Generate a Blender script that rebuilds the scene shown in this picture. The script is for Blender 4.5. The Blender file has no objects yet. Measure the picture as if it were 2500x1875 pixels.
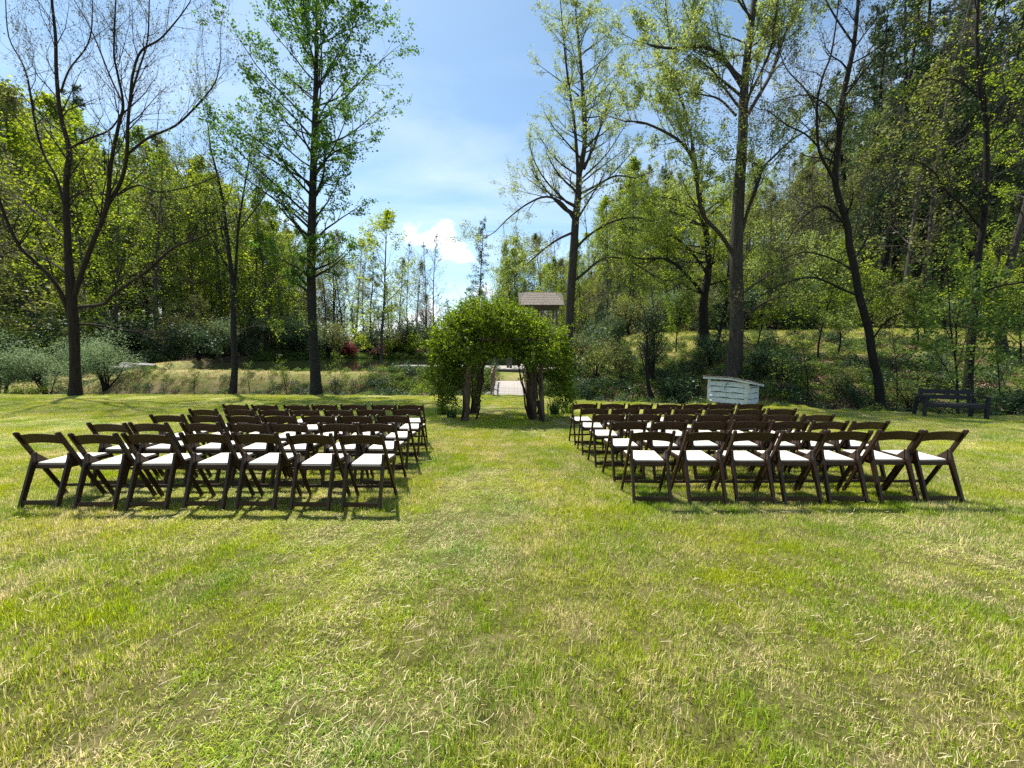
import bpy, bmesh, math, random
import numpy as np
from mathutils import Vector, Matrix, noise as mnoise

random.seed(7)
RNG = np.random.default_rng(11)
PI = math.pi
scene = bpy.context.scene
COL = scene.collection

# ------------------------------------------------------------------ camera, world, sun, exposure
EYE = 1.45
PITCH = math.atan((937.5 - 855.0) / 940.0)          # horizon a little above the middle of the frame
cam_d = bpy.data.cameras.new('camera')
cam_d.sensor_width = 36.0
cam_d.lens = 36.0 * 940.0 / 2500.0
cam_d.clip_start = 0.05
cam_d.clip_end = 2000.0
cam = bpy.data.objects.new('camera', cam_d)
COL.objects.link(cam)
cam.location = (0, 0, EYE)
cam.rotation_euler = (PI / 2 - PITCH, 0, 0)
scene.camera = cam

SUN_AZ = math.radians(38.0)      # to the left of the viewing direction
SUN_EL = math.radians(63.0)
to_sun = Vector((-math.sin(SUN_AZ) * math.cos(SUN_EL), math.cos(SUN_AZ) * math.cos(SUN_EL), math.sin(SUN_EL)))

scene.view_settings.view_transform = 'Standard'
scene.view_settings.look = 'None'
scene.view_settings.gamma = 1.0
scene.view_settings.use_curve_mapping = False
scene.view_settings.exposure = 0.85
scene.cycles.max_bounces = 6
scene.cycles.diffuse_bounces = 3
scene.cycles.transmission_bounces = 3
scene.cycles.glossy_bounces = 2
scene.cycles.use_denoising = False

sun_d = bpy.data.lights.new('sun', 'SUN')
sun_d.energy = 5.0
sun_d.angle = math.radians(0.55)
sun_d.color = (1.0, 0.955, 0.87)
sun = bpy.data.objects.new('sun', sun_d)
COL.objects.link(sun)
sun.rotation_euler = to_sun.to_track_quat('Z', 'Y').to_euler()
sun.location = (-20, 30, 60)

world = bpy.data.worlds.new('World')
scene.world = world
world.use_nodes = True
wt = world.node_tree
wt.nodes.clear()


def N(t, kind, **kw):
    n = t.nodes.new(kind)
    for k, v in kw.items():
        if k == 'inp':
            for a, b in v.items():
                n.inputs[a].default_value = b
        else:
            setattr(n, k, v)
    return n


def ramp(t, stops, interp='LINEAR'):
    n = t.nodes.new('ShaderNodeValToRGB')
    cr = n.color_ramp
    cr.interpolation = interp
    while len(cr.elements) > 1:
        cr.elements.remove(cr.elements[0])
    cr.elements[0].position = stops[0][0]
    c = stops[0][1]
    cr.elements[0].color = (*c, 1) if len(c) == 3 else c
    for p, c in stops[1:]:
        e = cr.elements.new(p)
        e.color = (*c, 1) if len(c) == 3 else c
    return n


sky = N(wt, 'ShaderNodeTexSky', sky_type='NISHITA', sun_disc=False)
sky.sun_elevation = SUN_EL
sky.sun_rotation = -SUN_AZ
sky.altitude = 700
sky.air_density = 1.0
sky.dust_density = 0.9
sky.ozone_density = 1.0
bg = N(wt, 'ShaderNodeBackground', inp={'Strength': 0.112})
cloudbg = N(wt, 'ShaderNodeBackground', inp={'Color': (0.93, 0.96, 1.0, 1), 'Strength': 0.95})
mixs = N(wt, 'ShaderNodeMixShader')
wo = N(wt, 'ShaderNodeOutputWorld')
tc = N(wt, 'ShaderNodeTexCoord')
sep = N(wt, 'ShaderNodeSeparateXYZ')
L = wt.links.new
L(tc.outputs['Generated'], sep.inputs[0])
zp = N(wt, 'ShaderNodeMath', operation='ADD', inp={1: 0.16})
L(sep.outputs['Z'], zp.inputs[0])
dv = N(wt, 'ShaderNodeVectorMath', operation='DIVIDE')
cmb = N(wt, 'ShaderNodeCombineXYZ')
for i in range(3):
    L(zp.outputs[0], cmb.inputs[i])
L(tc.outputs['Generated'], dv.inputs[0])
L(cmb.outputs[0], dv.inputs[1])
# thin streaks everywhere
mp = N(wt, 'ShaderNodeMapping', inp={'Scale': (0.55, 1.5, 1.0), 'Rotation': (0, 0, 0.5), 'Location': (3.1, 0.4, 0)})
L(dv.outputs[0], mp.inputs[0])
n1 = N(wt, 'ShaderNodeTexNoise', inp={'Scale': 1.15, 'Detail': 7.0, 'Roughness': 0.55, 'Distortion': 0.6})
L(mp.outputs[0], n1.inputs['Vector'])
r1 = ramp(wt, [(0.40, (0, 0, 0)), (0.62, (0.17, 0.17, 0.17)), (0.85, (0.40, 0.40, 0.40))])
L(n1.outputs['Fac'], r1.inputs[0])
# fair weather cumulus, denser towards the horizon
n2 = N(wt, 'ShaderNodeTexNoise', inp={'Scale': 4.6, 'Detail': 9.0, 'Roughness': 0.52})
mp2 = N(wt, 'ShaderNodeMapping', inp={'Scale': (1.0, 1.0, 1.7), 'Location': (0.62, 0.3, 0.55)})
L(tc.outputs['Generated'], mp2.inputs[0])
L(mp2.outputs[0], n2.inputs['Vector'])
hm = N(wt, 'ShaderNodeMapRange', inp={'From Min': 0.16, 'From Max': 0.42, 'To Min': 0.018, 'To Max': -0.16})
L(sep.outputs['Z'], hm.inputs['Value'])
ad = N(wt, 'ShaderNodeMath', operation='ADD')
L(n2.outputs['Fac'], ad.inputs[0])
L(hm.outputs[0], ad.inputs[1])
r2 = ramp(wt, [(0.53, (0, 0, 0)), (0.62, (0.92, 0.92, 0.92))], 'EASE')
L(ad.outputs[0], r2.inputs[0])
mx = N(wt, 'ShaderNodeMath', operation='MAXIMUM')
L(r1.outputs[0], mx.inputs[0])
L(r2.outputs[0], mx.inputs[1])
tint = N(wt, 'ShaderNodeMix', data_type='RGBA', blend_type='MULTIPLY', inp={0: 1.0})
tint.inputs[7].default_value = (0.94, 1.06, 1.0, 1)
L(sky.outputs[0], tint.inputs[6])
L(tint.outputs[2], bg.inputs[0])
L(mx.outputs[0], mixs.inputs[0])
L(bg.outputs[0], mixs.inputs[1])
L(cloudbg.outputs[0], mixs.inputs[2])
L(mixs.outputs[0], wo.inputs[0])

# ------------------------------------------------------------------ picture -> place helpers (only used to find real positions)
CP, SP = math.cos(PITCH), math.sin(PITCH)


def ray(px, py):
    a, b = (px - 1250.0) / 940.0, (937.5 - py) / 940.0
    return Vector((a, CP + b * SP, -SP + b * CP))


def at(px, py, Y):
    d = ray(px, py)
    k = Y / d.y
    return Vector((d.x * k, Y, EYE + d.z * k))


V0 = 2500.0 / 2212.0


def at2(x, y, Y):
    return at(x * V0, y * V0, Y)


def sstep(a, b, x):
    t = np.clip((x - a) / (b - a), 0, 1)
    return t * t * (3 - 2 * t)


SLOPE = 0.045
WATER = 0.0
EX = [-60, -40, -22, -9, 0.0, 1.0, 2.2, 3.2, 6.6, 8.0, 9.4, 10.8, 13.5, 20, 40, 90]
EY = [22, 21, 20, 19.8, 19.5, 19.3, 18.0, 16.4, 14.7, 15.3, 15.3, 13.0, 11.6, 10.2, 8, 6]


def edge(x):
    return np.interp(x, EX, EY)


def near_shore(x):
    return np.interp(x, [-60, -37, -30, -26, -24, -13, -9.5, -3, 0.8, 2.2, 4, 6, 8], [66, 50, 35, 28.5, 26.2, 26.0, 25.8, 25.8, 27.0, 34, 46, 60, 70])


def far_shore(x):
    return np.interp(x, [-60, -37, -30, -14, -6, 4, 9], [50, 54, 69, 72, 77, 74, 60])


def wob(x, y, s, o=0.0):
    return (np.sin(x * s + 1.3 + o) * np.cos(y * s * 1.17 + .4 * o) + 0.6 * np.sin((x + y) * s * 1.9 + 2 * o) + 0.4 * np.sin((x - 1.4 * y) * s * 3.1 + o)) / 2.0


def pond_in(x, y):
    return np.minimum(y - near_shore(x), far_shore(x) - y)


def height(x, y):
    x = np.asarray(x, float)
    y = np.asarray(y, float)
    E = edge(x)
    d = y - E
    lawn = -SLOPE * y + 0.012 * wob(x, y, 0.9)
    zE = -SLOPE * E
    dip = -0.62 * sstep(0.1, 1.3, d) * (1 - sstep(2.2, 4.6, d)) - 0.10 * sstep(0, .25, d) * (1 - sstep(3, 5, d))
    ns = near_shore(x)
    lb = np.maximum(ns - 1.4 - E, 4)
    ztop = np.interp(x, [-60, -30, -14, -9, -4, 3, 6], [1.2, 0.30, 0.08, 0.06, 0.06, 0.08, 0.3])
    left = zE + dip + (ztop - zE) * sstep(1.8, 1.0, lb * 0 + 1) * 0 + (ztop - zE) * sstep(0, 1, (d - 1.9) / (lb - 1.9))
    pin = pond_in(x, y)
    left = left - (left - (WATER - 0.7)) * sstep(-1.2, 1.6, pin)
    left = left + 5.0 * sstep(0, 90, y - far_shore(x) - 1.5) * sstep(40, 60, y)
    left = left + 5.0 * sstep(0, 40, -x - 38 - 0.15 * y) * sstep(22, 40, y)
    rise = np.interp(d, [0, 2.2, 8, 18, 21, 60, 120, 300], [0, 0.0, 1.5, 3.25, 3.5, 3.5, 3.5, 3.5])
    right = zE + dip + rise + np.interp(d, [21, 40, 70, 110, 300], [0, 7.5, 19, 27, 29]) * sstep(4, 34, x)
    bl = sstep(3.2, 9.5, x - 0.10 * np.maximum(0, y - 20))
    far = left * (1 - bl) + right * bl
    far = far + 0.10 * wob(x, y, 0.7, 1.0) * sstep(2, 6, d) * (1 - sstep(-5.5, -2.0, pin) * (1 - bl))
    far = far + 0.8 * wob(x, y, 0.13, 2.0) * sstep(80, 120, y)
    return np.where(d <= 0, lawn, far)


def gz(x, y):
    return float(height(x, y))


def G(px, py):
    """first point of the ground met along a line of sight"""
    d = ray(px, py)
    t = np.concatenate([np.arange(1.0, 40, .02), np.arange(40, 200, .1)])
    x, y, z = d.x * t, d.y * t, EYE + d.z * t
    h = height(x, y)
    i = np.argmax(z < h)
    return Vector((x[i], y[i], h[i]))


# ------------------------------------------------------------------ materials
MATS = {}


def new_mat(name):
    m = bpy.data.materials.new(name)
    m.use_nodes = True
    m.node_tree.nodes.clear()
    MATS[name] = m
    return m, m.node_tree


def leaf_mat(name, cols, trans=0.5, tcol=None, rough=0.5, patch=None, patch_scale=0.35, spec=0.15):
    """cols: ramp over the per-leaf random value; light passes through the leaf"""
    m, t = new_mat(name)
    out = N(t, 'ShaderNodeOutputMaterial')
    at_ = N(t, 'ShaderNodeAttribute', attribute_name='rnd')
    rp = ramp(t, cols)
    fac = at_.outputs['Fac']
    l = t.links.new
    if patch is not None:
        geo = N(t, 'ShaderNodeNewGeometry')
        nz = N(t, 'ShaderNodeTexNoise', inp={'Scale': patch_scale, 'Detail': 4.0, 'Roughness': 0.6})
        l(geo.outputs['Position'], nz.inputs['Vector'])
        mr = N(t, 'ShaderNodeMapRange', inp={'From Min': 0.3, 'From Max': 0.7, 'To Min': -patch, 'To Max': patch})
        l(nz.outputs['Fac'], mr.inputs['Value'])
        ad = N(t, 'ShaderNodeMath', operation='ADD', use_clamp=True)
        l(fac, ad.inputs[0])
        l(mr.outputs[0], ad.inputs[1])
        fac = ad.outputs[0]
    l(fac, rp.inputs[0])
    pb = N(t, 'ShaderNodeBsdfPrincipled', inp={'Roughness': rough, 'Specular IOR Level': spec})
    tr = N(t, 'ShaderNodeBsdfTranslucent')
    hs = N(t, 'ShaderNodeHueSaturation', inp={'Hue': 0.49, 'Saturation': 1.12, 'Value': 1.35})
    l(rp.outputs[0], pb.inputs['Base Color'])
    l(rp.outputs[0], hs.inputs['Color'])
    l(hs.outputs[0], tr.inputs[0])
    mx = N(t, 'ShaderNodeMixShader', inp={0: trans})
    l(pb.outputs[0], mx.inputs[1])
    l(tr.outputs[0], mx.inputs[2])
    l(mx.outputs[0], out.inputs[0])
    return m


def solid_mat(name, stops, rough=0.7, scale=6.0, stretch=(1, 1, 1), bump=0.3, bump_scale=30.0, spec=0.3, coord='Object', metallic=0.0, rough2=None):
    m, t = new_mat(name)
    l = t.links.new
    out = N(t, 'ShaderNodeOutputMaterial')
    pb = N(t, 'ShaderNodeBsdfPrincipled', inp={'Roughness': rough, 'Specular IOR Level': spec, 'Metallic': metallic})
    tcn = N(t, 'ShaderNodeTexCoord')
    mp = N(t, 'ShaderNodeMapping', inp={'Scale': stretch})
    l(tcn.outputs[coord], mp.inputs[0])
    nz = N(t, 'ShaderNodeTexNoise', inp={'Scale': scale, 'Detail': 8.0, 'Roughness': 0.65})
    l(mp.outputs[0], nz.inputs['Vector'])
    rp = ramp(t, stops)
    l(nz.outputs['Fac'], rp.inputs[0])
    l(rp.outputs[0], pb.inputs['Base Color'])
    if bump:
        nb = N(t, 'ShaderNodeTexNoise', inp={'Scale': bump_scale, 'Detail': 6.0, 'Roughness': 0.7})
        l(mp.outputs[0], nb.inputs['Vector'])
        bp = N(t, 'ShaderNodeBump', inp={'Strength': bump, 'Distance': 0.02})
        l(nb.outputs['Fac'], bp.inputs['Height'])
        l(bp.outputs[0], pb.inputs['Normal'])
    l(pb.outputs[0], out.inputs[0])
    return m


M = {}
M['bark_dark'] = solid_mat('bark_dark', [(0.3, (0.006, 0.005, 0.004)), (0.7, (0.026, 0.021, 0.017))], 0.9, 5, (3, 3, .5), 0.9, 14)
M['bark_brown'] = solid_mat('bark_brown', [(0.3, (0.010, 0.007, 0.0045)), (0.7, (0.048, 0.032, 0.021))], 0.9, 5, (3, 3, .45), 0.9, 16)
M['bark_grey'] = solid_mat('bark_grey', [(0.3, (0.018, 0.015, 0.012)), (0.55, (0.055, 0.046, 0.036)), (0.75, (0.12, 0.10, 0.08))], 0.9, 6, (4, 4, .45), 1.0, 18)
M['bark_birch'] = solid_mat('bark_birch', [(0.4, (0.010, 0.009, 0.007)), (0.62, (0.035, 0.030, 0.024)), (0.75, (0.22, 0.20, 0.18))], 0.85, 7, (1.2, 1.2, 3.5), 0.6, 16)
M['bark_far'] = solid_mat('bark_far', [(0.3, (0.0272, 0.0238, 0.0187)), (0.7, (0.1275, 0.1088, 0.0884))], 0.9, 2, (3, 3, .3), 0, 10)
M['cedar'] = solid_mat('cedar', [(0.3, (0.03, 0.018, 0.012)), (0.55, (0.12, 0.075, 0.048)), (0.75, (0.27, 0.20, 0.14))], 0.85, 7, (4, 4, .35), 1.0, 20)
M['leaf_fresh'] = leaf_mat('leaf_fresh', [(0, (0.07, 0.11, 0.020)), (0.5, (0.15, 0.21, 0.035)), (1, (0.30, 0.36, 0.07))], 0.55)
M['leaf_pale'] = leaf_mat('leaf_pale', [(0, (0.12, 0.16, 0.045)), (0.5, (0.24, 0.31, 0.085)), (1, (0.42, 0.48, 0.16))], 0.5)
M['leaf_tulip'] = leaf_mat('leaf_tulip', [(0, (0.0420, 0.1080, 0.0264)), (0.6, (0.0900, 0.1920, 0.0360)), (1, (0.2280, 0.3720, 0.0540))], 0.45)
M['leaf_yellow'] = leaf_mat('leaf_yellow', [(0, (0.1120, 0.1620, 0.0208)), (0.5, (0.2380, 0.3240, 0.0416)), (1, (0.4480, 0.5130, 0.0780))], 0.55)
M['leaf_bud'] = leaf_mat('leaf_bud', [(0, (0.05, 0.045, 0.02)), (0.6, (0.11, 0.11, 0.045)), (1, (0.20, 0.20, 0.07))], 0.35)
M['leaf_wood'] = leaf_mat('leaf_wood', [(0, (0.0595, 0.1040, 0.0210)), (0.5, (0.1445, 0.2160, 0.0360)), (1, (0.3740, 0.4640, 0.0675))], 0.5)
M['leaf_olive'] = leaf_mat('leaf_olive', [(0, (0.0613, 0.0700, 0.0256)), (0.5, (0.1488, 0.1663, 0.0512)), (1, (0.2975, 0.3237, 0.0960))], 0.4)
M['needle'] = leaf_mat('needle', [(0, (0.0238, 0.0510, 0.0221)), (0.6, (0.0578, 0.0986, 0.0374)), (1, (0.1190, 0.1700, 0.0646))], 0.2)
M['leaf_rhodo'] = leaf_mat('leaf_rhodo', [(0, (0.0160, 0.0384, 0.0160)), (0.6, (0.0512, 0.0960, 0.0352)), (1, (0.1200, 0.1920, 0.0720))], 0.2, rough=0.5, spec=0.25)
M['leaf_sage'] = leaf_mat('leaf_sage', [(0, (0.0750, 0.1250, 0.0562)), (0.5, (0.1625, 0.2375, 0.1063)), (1, (0.3125, 0.3875, 0.2000))], 0.4)
M['leaf_vine'] = leaf_mat('leaf_vine', [(0, (0.035, 0.070, 0.010)), (0.45, (0.11, 0.175, 0.020)), (1, (0.27, 0.36, 0.045))], 0.55, spec=0.2)
M['leaf_red'] = leaf_mat('leaf_red', [(0, (0.06, 0.007, 0.010)), (1, (0.20, 0.025, 0.028))], 0.4)
M['petal_pink'] = leaf_mat('petal_pink', [(0, (0.45, 0.16, 0.15)), (1, (0.75, 0.42, 0.38))], 0.3)
M['leaf_weed'] = leaf_mat('leaf_weed', [(0, (0.0473, 0.0945, 0.0203)), (0.5, (0.1148, 0.1890, 0.0378)), (1, (0.2700, 0.3510, 0.0810))], 0.4, patch=0.3, patch_scale=0.6)
M['twig_grey'] = leaf_mat('twig_grey', [(0, (0.0720, 0.0640, 0.0512)), (1, (0.2720, 0.2480, 0.2000))], 0.1)
M['dead_leaf'] = leaf_mat('dead_leaf', [(0, (0.0840, 0.0480, 0.0264)), (0.6, (0.2400, 0.1560, 0.0960)), (1, (0.4560, 0.3480, 0.2400))], 0.15)
M['chair'] = solid_mat('chair', [(0.3, (0.0204, 0.0093, 0.0053)), (0.7, (0.0459, 0.0218, 0.0119))], 0.45, 6, (1, 1, 1), 0.06, 60, 0.32)
M['cushion'] = solid_mat('cushion', [(0.3, (0.60, 0.565, 0.48)), (0.7, (0.70, 0.665, 0.58))], 0.5, 5, (1, 1, 1), 0.25, 25, 0.4)
M['white_board'] = solid_mat('white_board', [(0.35, (0.42, 0.46, 0.46)), (0.55, (0.62, 0.66, 0.66)), (0.8, (0.70, 0.73, 0.72))], 0.6, 3, (1.5, 1.5, 8), 0.25, 30)
M['shingle'] = solid_mat('shingle', [(0.3, (0.10, 0.085, 0.07)), (0.6, (0.24, 0.20, 0.17)), (0.8, (0.40, 0.35, 0.31))], 0.9, 9, (1, 1, 1), 0.6, 30)
M['dark_wood'] = solid_mat('dark_wood', [(0.3, (0.010, 0.010, 0.013)), (0.7, (0.030, 0.029, 0.035))], 0.7, 5, (1, 8, 8), 0.3, 30)
M['post_wood'] = solid_mat('post_wood', [(0.3, (0.05, 0.045, 0.035)), (0.7, (0.15, 0.135, 0.11))], 0.85, 5, (6, 6, .6), 0.4, 30)
M['plank'] = solid_mat('plank', [(0.3, (0.24, 0.215, 0.19)), (0.7, (0.46, 0.42, 0.38))], 0.85, 4, (6, 1, 1), 0.3, 30)
M['rail_wood'] = solid_mat('rail_wood', [(0.3, (0.07, 0.045, 0.03)), (0.55, (0.20, 0.14, 0.10)), (0.8, (0.42, 0.35, 0.28))], 0.8, 5, (2, 2, 2), 0.6, 30)
M['rock'] = solid_mat('rock', [(0.3, (0.09, 0.085, 0.075)), (0.55, (0.22, 0.21, 0.19)), (0.8, (0.42, 0.40, 0.37))], 0.85, 3, (1, 1, 1), 0.8, 10)
M['rock_pale'] = solid_mat('rock_pale', [(0.3, (0.40, 0.39, 0.36)), (0.7, (0.62, 0.60, 0.57))], 0.85, 3, (1, 1, 1), 0.8, 10)
M['metal_black'] = solid_mat('metal_black', [(0, (0.015, 0.015, 0.015)), (1, (0.03, 0.03, 0.03))], 0.4, 5, (1, 1, 1), 0, 5, 0.5, metallic=0.6)
M['yellow_plank'] = solid_mat('yellow_plank', [(0.3, (0.42, 0.25, 0.07)), (0.7, (0.60, 0.40, 0.14))], 0.7, 5, (1, 6, 1), 0.2, 20)
M['concrete'] = solid_mat('concrete', [(0.3, (0.14, 0.13, 0.12)), (0.7, (0.28, 0.26, 0.24))], 0.9, 5, (1, 1, 1), 0.4, 30)

# grass blades: colour by blade and by wide patches of the lawn
def grass_mat(name, green, straw, thresh=0.62, gain=1.0):
    m, t = new_mat(name)
    l = t.links.new
    out = N(t, 'ShaderNodeOutputMaterial')
    geo = N(t, 'ShaderNodeNewGeometry')
    at_ = N(t, 'ShaderNodeAttribute', attribute_name='rnd')
    n1 = N(t, 'ShaderNodeTexNoise', inp={'Scale': 0.55, 'Detail': 5.0, 'Roughness': 0.6})
    n2 = N(t, 'ShaderNodeTexNoise', inp={'Scale': 2.6, 'Detail': 4.0, 'Roughness': 0.65})
    n3 = N(t, 'ShaderNodeTexNoise', inp={'Scale': 0.9, 'Detail': 3.0, 'Roughness': 0.5})
    mp3 = N(t, 'ShaderNodeMapping', inp={'Location': (31, 17, 0)})
    l(geo.outputs['Position'], n1.inputs['Vector'])
    l(geo.outputs['Position'], n2.inputs['Vector'])
    l(geo.outputs['Position'], mp3.inputs[0])
    l(mp3.outputs[0], n3.inputs['Vector'])
    a = N(t, 'ShaderNodeMath', operation='MULTIPLY_ADD', inp={1: 1.0 * gain, 2: -0.5 * gain})
    l(n1.outputs['Fac'], a.inputs[0])
    b = N(t, 'ShaderNodeMath', operation='MULTIPLY_ADD', inp={1: 1.5 * gain, 2: -0.75 * gain})
    l(n2.outputs['Fac'], b.inputs[0])
    s1 = N(t, 'ShaderNodeMath', operation='ADD')
    l(a.outputs[0], s1.inputs[0])
    l(b.outputs[0], s1.inputs[1])
    s2 = N(t, 'ShaderNodeMath', operation='ADD')
    l(s1.outputs[0], s2.inputs[0])
    l(at_.outputs['Fac'], s2.inputs[1])
    st = N(t, 'ShaderNodeMapRange', inp={'From Min': thresh - 0.06, 'From Max': thresh + 0.10})
    l(s2.outputs[0], st.inputs['Value'])
    gr = ramp(t, green)
    h = N(t, 'ShaderNodeMath', operation='MULTIPLY_ADD', inp={1: 1.6, 2: -0.3}, use_clamp=True)
    l(n3.outputs['Fac'], h.inputs[0])
    wob_ = N(t, 'ShaderNodeMath', operation='MULTIPLY_ADD', inp={1: 0.5, 2: -0.25})
    l(at_.outputs['Fac'], wob_.inputs[0])
    hh = N(t, 'ShaderNodeMath', operation='ADD', use_clamp=True)
    l(h.outputs[0], hh.inputs[0])
    l(wob_.outputs[0], hh.inputs[1])
    l(hh.outputs[0], gr.inputs[0])
    sr = ramp(t, straw)
    l(n2.outputs['Fac'], sr.inputs[0])
    mc = N(t, 'ShaderNodeMix', data_type='RGBA')
    l(st.outputs[0], mc.inputs[0])
    l(gr.outputs[0], mc.inputs[6])
    l(sr.outputs[0], mc.inputs[7])
    pb = N(t, 'ShaderNodeBsdfPrincipled', inp={'Roughness': 0.42, 'Specular IOR Level': 0.35})
    tr = N(t, 'ShaderNodeBsdfTranslucent')
    # every blade has its own tone
    a7 = N(t, 'ShaderNodeMath', operation='MULTIPLY', inp={1: 37.7})
    l(at_.outputs['Fac'], a7.inputs[0])
    fr = N(t, 'ShaderNodeMath', operation='FRACT')
    l(a7.outputs[0], fr.inputs[0])
    vr = N(t, 'ShaderNodeMapRange', inp={'To Min': 0.40, 'To Max': 1.85})
    l(fr.outputs[0], vr.inputs['Value'])
    hv = N(t, 'ShaderNodeHueSaturation', inp={'Saturation': 1.06})
    l(vr.outputs[0], hv.inputs['Value'])
    l(mc.outputs[2], hv.inputs['Color'])
    mc = hv
    l(mc.outputs[0], pb.inputs['Base Color'])
    hs = N(t, 'ShaderNodeHueSaturation', inp={'Hue': 0.49, 'Saturation': 1.1, 'Value': 1.25})
    l(mc.outputs[0], hs.inputs['Color'])
    l(hs.outputs[0], tr.inputs[0])
    mx = N(t, 'ShaderNodeMixShader', inp={0: 0.45})
    l(pb.outputs[0], mx.inputs[1])
    l(tr.outputs[0], mx.inputs[2])
    l(mx.outputs[0], out.inputs[0])
    return m


M['grass'] = grass_mat('grass', [(0, (0.17, 0.29, 0.055)), (0.35, (0.27, 0.36, 0.038)), (0.7, (0.38, 0.42, 0.040)), (1, (0.46, 0.47, 0.08))],
                       [(0.3, (0.52, 0.44, 0.21)), (0.7, (0.70, 0.60, 0.36))], 0.54)
M['bank_straw'] = grass_mat('bank_straw', [(0, (0.13, 0.19, 0.035)), (0.5, (0.24, 0.25, 0.05)), (1, (0.32, 0.29, 0.09))],
                            [(0.3, (0.38, 0.30, 0.15)), (0.7, (0.54, 0.43, 0.25))], 0.26)
M['bank_grass'] = grass_mat('bank_grass', [(0, (0.15, 0.25, 0.04)), (0.5, (0.27, 0.32, 0.05)), (1, (0.36, 0.36, 0.09))],
                            [(0.3, (0.36, 0.29, 0.14)), (0.7, (0.52, 0.42, 0.24))], 0.52)


def ground_mat():
    m, t = new_mat('ground')
    l = t.links.new
    out = N(t, 'ShaderNodeOutputMaterial')
    geo = N(t, 'ShaderNodeNewGeometry')
    pb = N(t, 'ShaderNodeBsdfPrincipled', inp={'Roughness': 0.95, 'Specular IOR Level': 0.1})

    def nz(s, d=6.0, r=0.65):
        n = N(t, 'ShaderNodeTexNoise', inp={'Scale': s, 'Detail': d, 'Roughness': r})
        l(geo.outputs['Position'], n.inputs['Vector'])
        return n
    a, b, c = nz(0.8), nz(7.0, 8, 0.7), nz(30.0, 5, .7)
    lawn = ramp(t, [(0.3, (0.05, 0.055, 0.013)), (0.5, (0.11, 0.105, 0.03)), (0.7, (0.22, 0.18, 0.09))])
    l(b.outputs['Fac'], lawn.inputs[0])
    bank = ramp(t, [(0.30, (0.09, 0.10, 0.025)), (0.45, (0.20, 0.22, 0.055)), (0.58, (0.34, 0.28, 0.13)), (0.75, (0.44, 0.36, 0.22))])
    ab = N(t, 'ShaderNodeMath', operation='MULTIPLY_ADD', inp={1: 0.6})
    l(a.outputs['Fac'], ab.inputs[0])
    b2 = N(t, 'ShaderNodeMath', operation='MULTIPLY', inp={1: 0.4})
    l(b.outputs['Fac'], b2.inputs[0])
    l(b2.outputs[0], ab.inputs[2])
    l(ab.outputs[0], bank.inputs[0])
    wood = ramp(t, [(0.32, (0.022, 0.024, 0.010)), (0.5, (0.075, 0.055, 0.030)), (0.68, (0.20, 0.14, 0.085))])
    ac = N(t, 'ShaderNodeMath', operation='MULTIPLY_ADD', inp={1: 0.5})
    l(a.outputs['Fac'], ac.inputs[0])
    c2 = N(t, 'ShaderNodeMath', operation='MULTIPLY', inp={1: 0.5})
    l(b.outputs['Fac'], c2.inputs[0])
    l(c2.outputs[0], ac.inputs[2])
    l(ac.outputs[0], wood.inputs[0])
    mask = N(t, 'ShaderNodeAttribute', attribute_name='zone')
    sx = N(t, 'ShaderNodeSeparateColor')
    l(mask.outputs['Color'], sx.inputs[0])
    m1 = N(t, 'ShaderNodeMix', data_type='RGBA')
    l(sx.outputs[0], m1.inputs[0])
    l(bank.outputs[0], m1.inputs[6])
    l(lawn.outputs[0], m1.inputs[7])
    m2 = N(t, 'ShaderNodeMix', data_type='RGBA')
    l(sx.outputs[1], m2.inputs[0])
    l(m1.outputs[2], m2.inputs[6])
    l(wood.outputs[0], m2.inputs[7])
    l(m2.outputs[2], pb.inputs['Base Color'])
    bp = N(t, 'ShaderNodeBump', inp={'Strength': 0.8, 'Distance': 0.05})
    l(c.outputs['Fac'], bp.inputs['Height'])
    l(bp.outputs[0], pb.inputs['Normal'])
    l(pb.outputs[0], out.inputs[0])
    return m


M['ground'] = ground_mat()


def water_mat():
    m, t = new_mat('water')
    l = t.links.new
    out = N(t, 'ShaderNodeOutputMaterial')
    pb = N(t, 'ShaderNodeBsdfPrincipled', inp={'Base Color': (0.018, 0.026, 0.012, 1), 'Roughness': 0.04, 'IOR': 1.33})
    geo = N(t, 'ShaderNodeNewGeometry')
    mp = N(t, 'ShaderNodeMapping', inp={'Scale': (1, 0.35, 1)})
    l(geo.outputs['Position'], mp.inputs[0])
    n = N(t, 'ShaderNodeTexNoise', inp={'Scale': 3.0, 'Detail': 3.0})
    l(mp.outputs[0], n.inputs['Vector'])
    bp = N(t, 'ShaderNodeBump', inp={'Strength': 0.10, 'Distance': 0.01})
    l(n.outputs['Fac'], bp.inputs['Height'])
    l(bp.outputs[0], pb.inputs['Normal'])
    l(pb.outputs[0], out.inputs[0])
    return m


M['water'] = water_mat()

# ------------------------------------------------------------------ object helpers


def tag(o, label=None, cat=None, group=None, kind=None):
    if label: o['label'] = label
    if cat: o['category'] = cat
    if group: o['group'] = group
    if kind: o['kind'] = kind
    return o


def empty(name, loc=(0, 0, 0), rz=0.0, rx=0.0):
    o = bpy.data.objects.new(name, None)
    o.empty_display_size = 0.2
    COL.objects.link(o)
    o.location = loc
    o.rotation_euler = (rx, 0, rz)
    return o


def link(name, me, mat=None, parent=None):
    if mat is not None and not me.materials:
        me.materials.append(mat)
    o = bpy.data.objects.new(name, me)
    COL.objects.link(o)
    if parent is not None:
        o.parent = parent
    return o


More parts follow.
